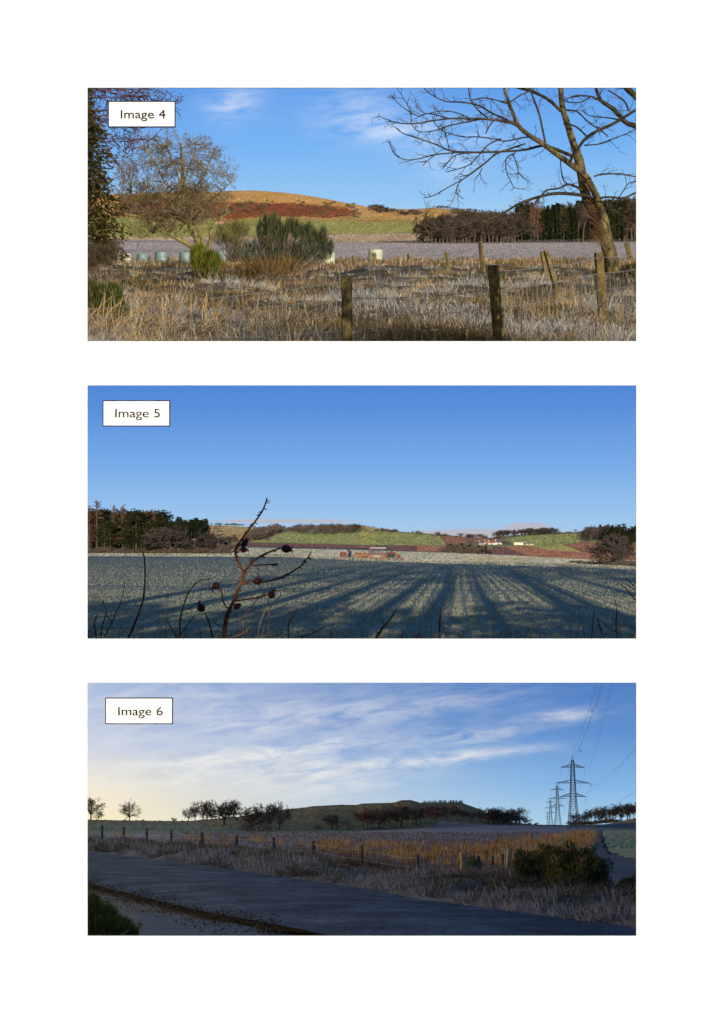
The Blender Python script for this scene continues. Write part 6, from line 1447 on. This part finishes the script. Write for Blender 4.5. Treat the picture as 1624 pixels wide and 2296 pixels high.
for i, (x, yb, h) in enumerate([(40, 868, 110), (75, 866, 112), (112, 862, 100), (172, 862, 120), (205, 850, 105), (238, 856, 118), (245, 830, 105), (300, 842, 96), (325, 838, 90), (345, 822, 84), (375, 822, 70), (395, 800, 70), (435, 838, 84), (440, 800, 72), (500, 815, 70), (560, 810, 60), (600, 815, 56), (650, 815, 50), (480, 790, 60), (540, 780, 50), (140, 840, 90), (20, 850, 90), (700, 822, 46), (620, 800, 40)]):
    T6(R6, x, yb, h * 1.12, ['rust0', 'rust1', 'dark0'][i % 3], '%s brown tree listed by place in the wood on the front of the dark hill' % ORD[i] if False else 'brown bare tree in the wood on the front of the dark hill, bottom picture', 'hill_wood_tree', 1.35, 'wood on the dark hill')
g = random.Random(606)
for i in range(30):
    x = 362 + i * 8.0 + g.uniform(-2, 2); Xp = R6(x, 0)[0]; T6(R6, x, (float(bnd_at(6, 5, Xp)[0]) + 1.2 - 1524.8) / .3866, g.uniform(12, 22), g.choice(['spruce0', 'spruce1']), '%s small conifer from the left on the flat hilltop, bottom picture' % ORD[i], 'hilltop_conifer', 1.8, 'hilltop conifers')
for i, (x, yb, h) in enumerate([(748, 832, 92), (775, 834, 98), (805, 834, 98), (835, 834, 95), (862, 836, 92), (905, 836, 92), (925, 836, 60), (960, 838, 45), (985, 840, 22), (1025, 840, 20), (880, 836, 60), (820, 836, 75), (790, 836, 80), (850, 836, 78)]):
    T6(R6, x, yb + 4, h, 'fine1' if x in (905, 748, 960) else ['dark0', 'dark1'][i % 2], 'dark round tree in the clump at the right foot of the hill, bottom picture', 'clump_tree', 1.5, 'clump right of the hill')
XR = [1245, 1280, 1305, 1325, 1340, 1365, 1390, 1405, 1425, 1450, 1468, 1480, 1510, 1520, 1552, 1565, 1590, 1612, 1640, 1680, 1720]
for i, x in enumerate(XR):
    yb = 838 - max(0, x - 1300) * .11; T6(R6, x, yb, (58 + 34 * min(1, max(0, (x - 1240) / 110))) * g.uniform(.72, 1.1), ['fine1', 'tall0', 'fine0', 'tall1'][(i * 7 // 3) % 4], '%s bare tree from the left in the row right of the pylons' % ORD[i], 'row_tree', g.uniform(.85, 1.35), 'row of trees right of the pylons')
for i in range(26):
    x = 1225 + i * 11; yb = 842 - max(0, x - 1300) * .09; T6(R6, x, yb, g.uniform(14, 30) if x < 1480 else g.uniform(8, 16), g.choice(['low0', 'low1']), '%s dark hedge bush from the left under the tree row right of the pylons' % ORD[i], 'hedge_bush', 1.7, 'hedge under the tree row')

# --- pylons
STEEL = plain('galvanised_steel', (.035, .037, .042), .6, .2, .2); GLASS = plain('glass_insulator', (.5, .5, .48), .3, .1)
def pylon_parts():
    Hh = 46.0; base = 3.7; waist = (22.0, 1.75); top = (43.5, .95)
    def hw(z): return np.interp(z, [0, 9, 22, 31, 43.5, 46], [base, 2.7, 1.75, 1.45, .95, .6])
    parts = []
    for sx in (-1, 1):
        for sy in (-1, 1):
            parts.append(('leg', poly_segs([(Vector((sx * hw(z), sy * hw(z), z)), .2) for z in (-.5, 9, 22, 31, 43.5, 46)]), STEEL, None))
    br = []; zs = [0, 6, 11, 15.5, 19, 22, 25, 28, 31, 34, 37, 40, 43.5, 46]
    for a, b in zip(zs[:-1], zs[1:]):
        for (ux, uy) in ((1, 0), (0, 1)):
            for s in (-1, 1):
                f = lambda z, e: Vector((e * hw(z), s * hw(z), z)) if ux else Vector((s * hw(z), e * hw(z), z))
                br += poly_segs([(f(a, -1), 0.09), (f(b, 1), 0.09)]) + poly_segs([(f(a, 1), 0.09), (f(b, -1), 0.09)]) + poly_segs([(f(b, -1), .1), (f(b, 1), .1)])
    parts.append(('bracing', br, STEEL, 'stuff'))
    ends = []
    for z, L in ((41.3, 8.0), (31.0, 11.5), (22.2, 8.6)):
        for s in (-1, 1):
            S = []; w_ = hw(z); tip = Vector((s * L, 0, z - .2))
            for sy in (-1, 1):
                S += poly_segs([(Vector((s * w_, sy * w_, z)), .2), (tip, .15)]) + poly_segs([(Vector((s * w_, sy * w_, z + 1.9)), .18), (tip, .14)])
                for u in np.linspace(.15, .85, 5): S += poly_segs([(Vector((s * w_, sy * w_, z)).lerp(tip, u), .1), (Vector((s * w_, sy * w_, z + 1.9)).lerp(tip, min(1, u + .12)), .1)])
            parts.append(('crossarm', S, STEEL, None)); ends.append((s * L, z - .2))
            parts.append(('insulator', poly_segs([(Vector((s * L, 0, z - .2)), .13), (Vector((s * L, 0, z - 4.2)), .13)]), GLASS, None))
    return parts, ends
PP_, ENDS = pylon_parts(); PM = [(n_, seg_mesh(n_, S, mt, 4), kd) for n_, S, mt, kd in PP_]
PEAK = seg_mesh('peak', poly_segs([(Vector((-.6, 0, 46)), .12), (Vector((0, 0, 49)), .05)]) + poly_segs([(Vector((.6, 0, 46)), .12), (Vector((0, 0, 49)), .05)]), STEEL, 4)
def pylon(X, Yb, Yt, d, label, rz=.12):
    p = pix(6, X, Yb, d); s = (Yb - Yt) * d / F / 46.0
    o = thing('electricity_pylon', label, 'pylon', 6, p, rz, s, 'pylons of the power line')
    for n_, me, kd in PM: part(n_, me, o, 6, kind=kd)
    part('peak', PEAK, o, 6)
    m3 = Matrix.Translation(p) @ Matrix.Rotation(rz, 4, 'Z') @ Matrix.Diagonal((s, s, s, 1))
    return [m3 @ Vector((x, 0, z - 4.2)) for x, z in ENDS] + [m3 @ Vector((0, 0, 49))]
y6 = lambda zy: R6(0, zy)[1]; x6 = lambda zx: R6(zx, 0)[0]
E1 = pylon(x6(1240), y6(872), y6(472), 1260, 'nearest and tallest lattice pylon on the right of the bottom picture')
E2 = pylon(x6(1148), y6(841), y6(618), 2240, 'second pylon, left of and behind the tallest one, bottom picture')
E3 = pylon(x6(1107), y6(839), y6(698), 3300, 'third pylon, smaller and farther left along the line')
E4 = pylon(x6(1089), y6(838), y6(772), 3480, 'farthest tiny pylon at the left end of the power line')
def catenary(a, b, sag, r, n=16): return poly_segs([(a.lerp(b, u) - a + Vector((0, 0, -4 * sag * u * (1 - u))), r) for u in np.linspace(0, 1, n)])
WD = plain('dark_wire', (.03, .03, .035), .6, .2)
def wire(a, b, sag, r, label): solo('power_line', seg_mesh('power_line', catenary(a, b, sag, r), WD, 4), 6, a, label, 'power line', 'wires of the power line')
names = ['upper left', 'upper right', 'middle left', 'middle right', 'lower left', 'lower right', 'topmost earth']
TG = [(1395, -40), (1475, -40), (1440, -40), (1700, 235), (1700, 300), (1700, 575), (1420, -40)]
for i in range(7):
    wire(E1[i], pix(6, *R6(*TG[i]), 330), 4, .022, '%s wire from the tallest pylon towards the upper right corner' % names[i])
    wire(E1[i], E2[i], 14, .03, '%s wire between the tallest and the second pylon' % names[i])
    wire(E2[i], E3[i], 14, .03, '%s wire between the second and the third pylon' % names[i])
for i, (x, y) in enumerate([(1345, 178), (1280, 412), (1342, 606)]):        # spacers on the wires
    p = pix(6, *R6(x, y), 700); solo('wire_spacer', seg_mesh('wire_spacer', poly_segs([(Vector((-.5, 0, .3)), .06), (Vector((.5, 0, .3)), .06), (Vector((0, 0, -.5)), .06), (Vector((-.5, 0, .3)), .06)]), WD, 4), 6, p, ['highest', 'middle', 'lowest'][i] + ' dark spacer on the wires above the tallest pylon', 'spacer', 'wire spacers')
# ------------------------------------------------------------------ light linking: each place has its own sun
for k in (4, 5, 6):
    SUN[k].light_linking.blocker_collection = COL[k]
    RECV[k].children.link(COL[k])
    if k == 4: RECV[k].children.link(COL[0])
    SUN[k].light_linking.receiver_collection = RECV[k]
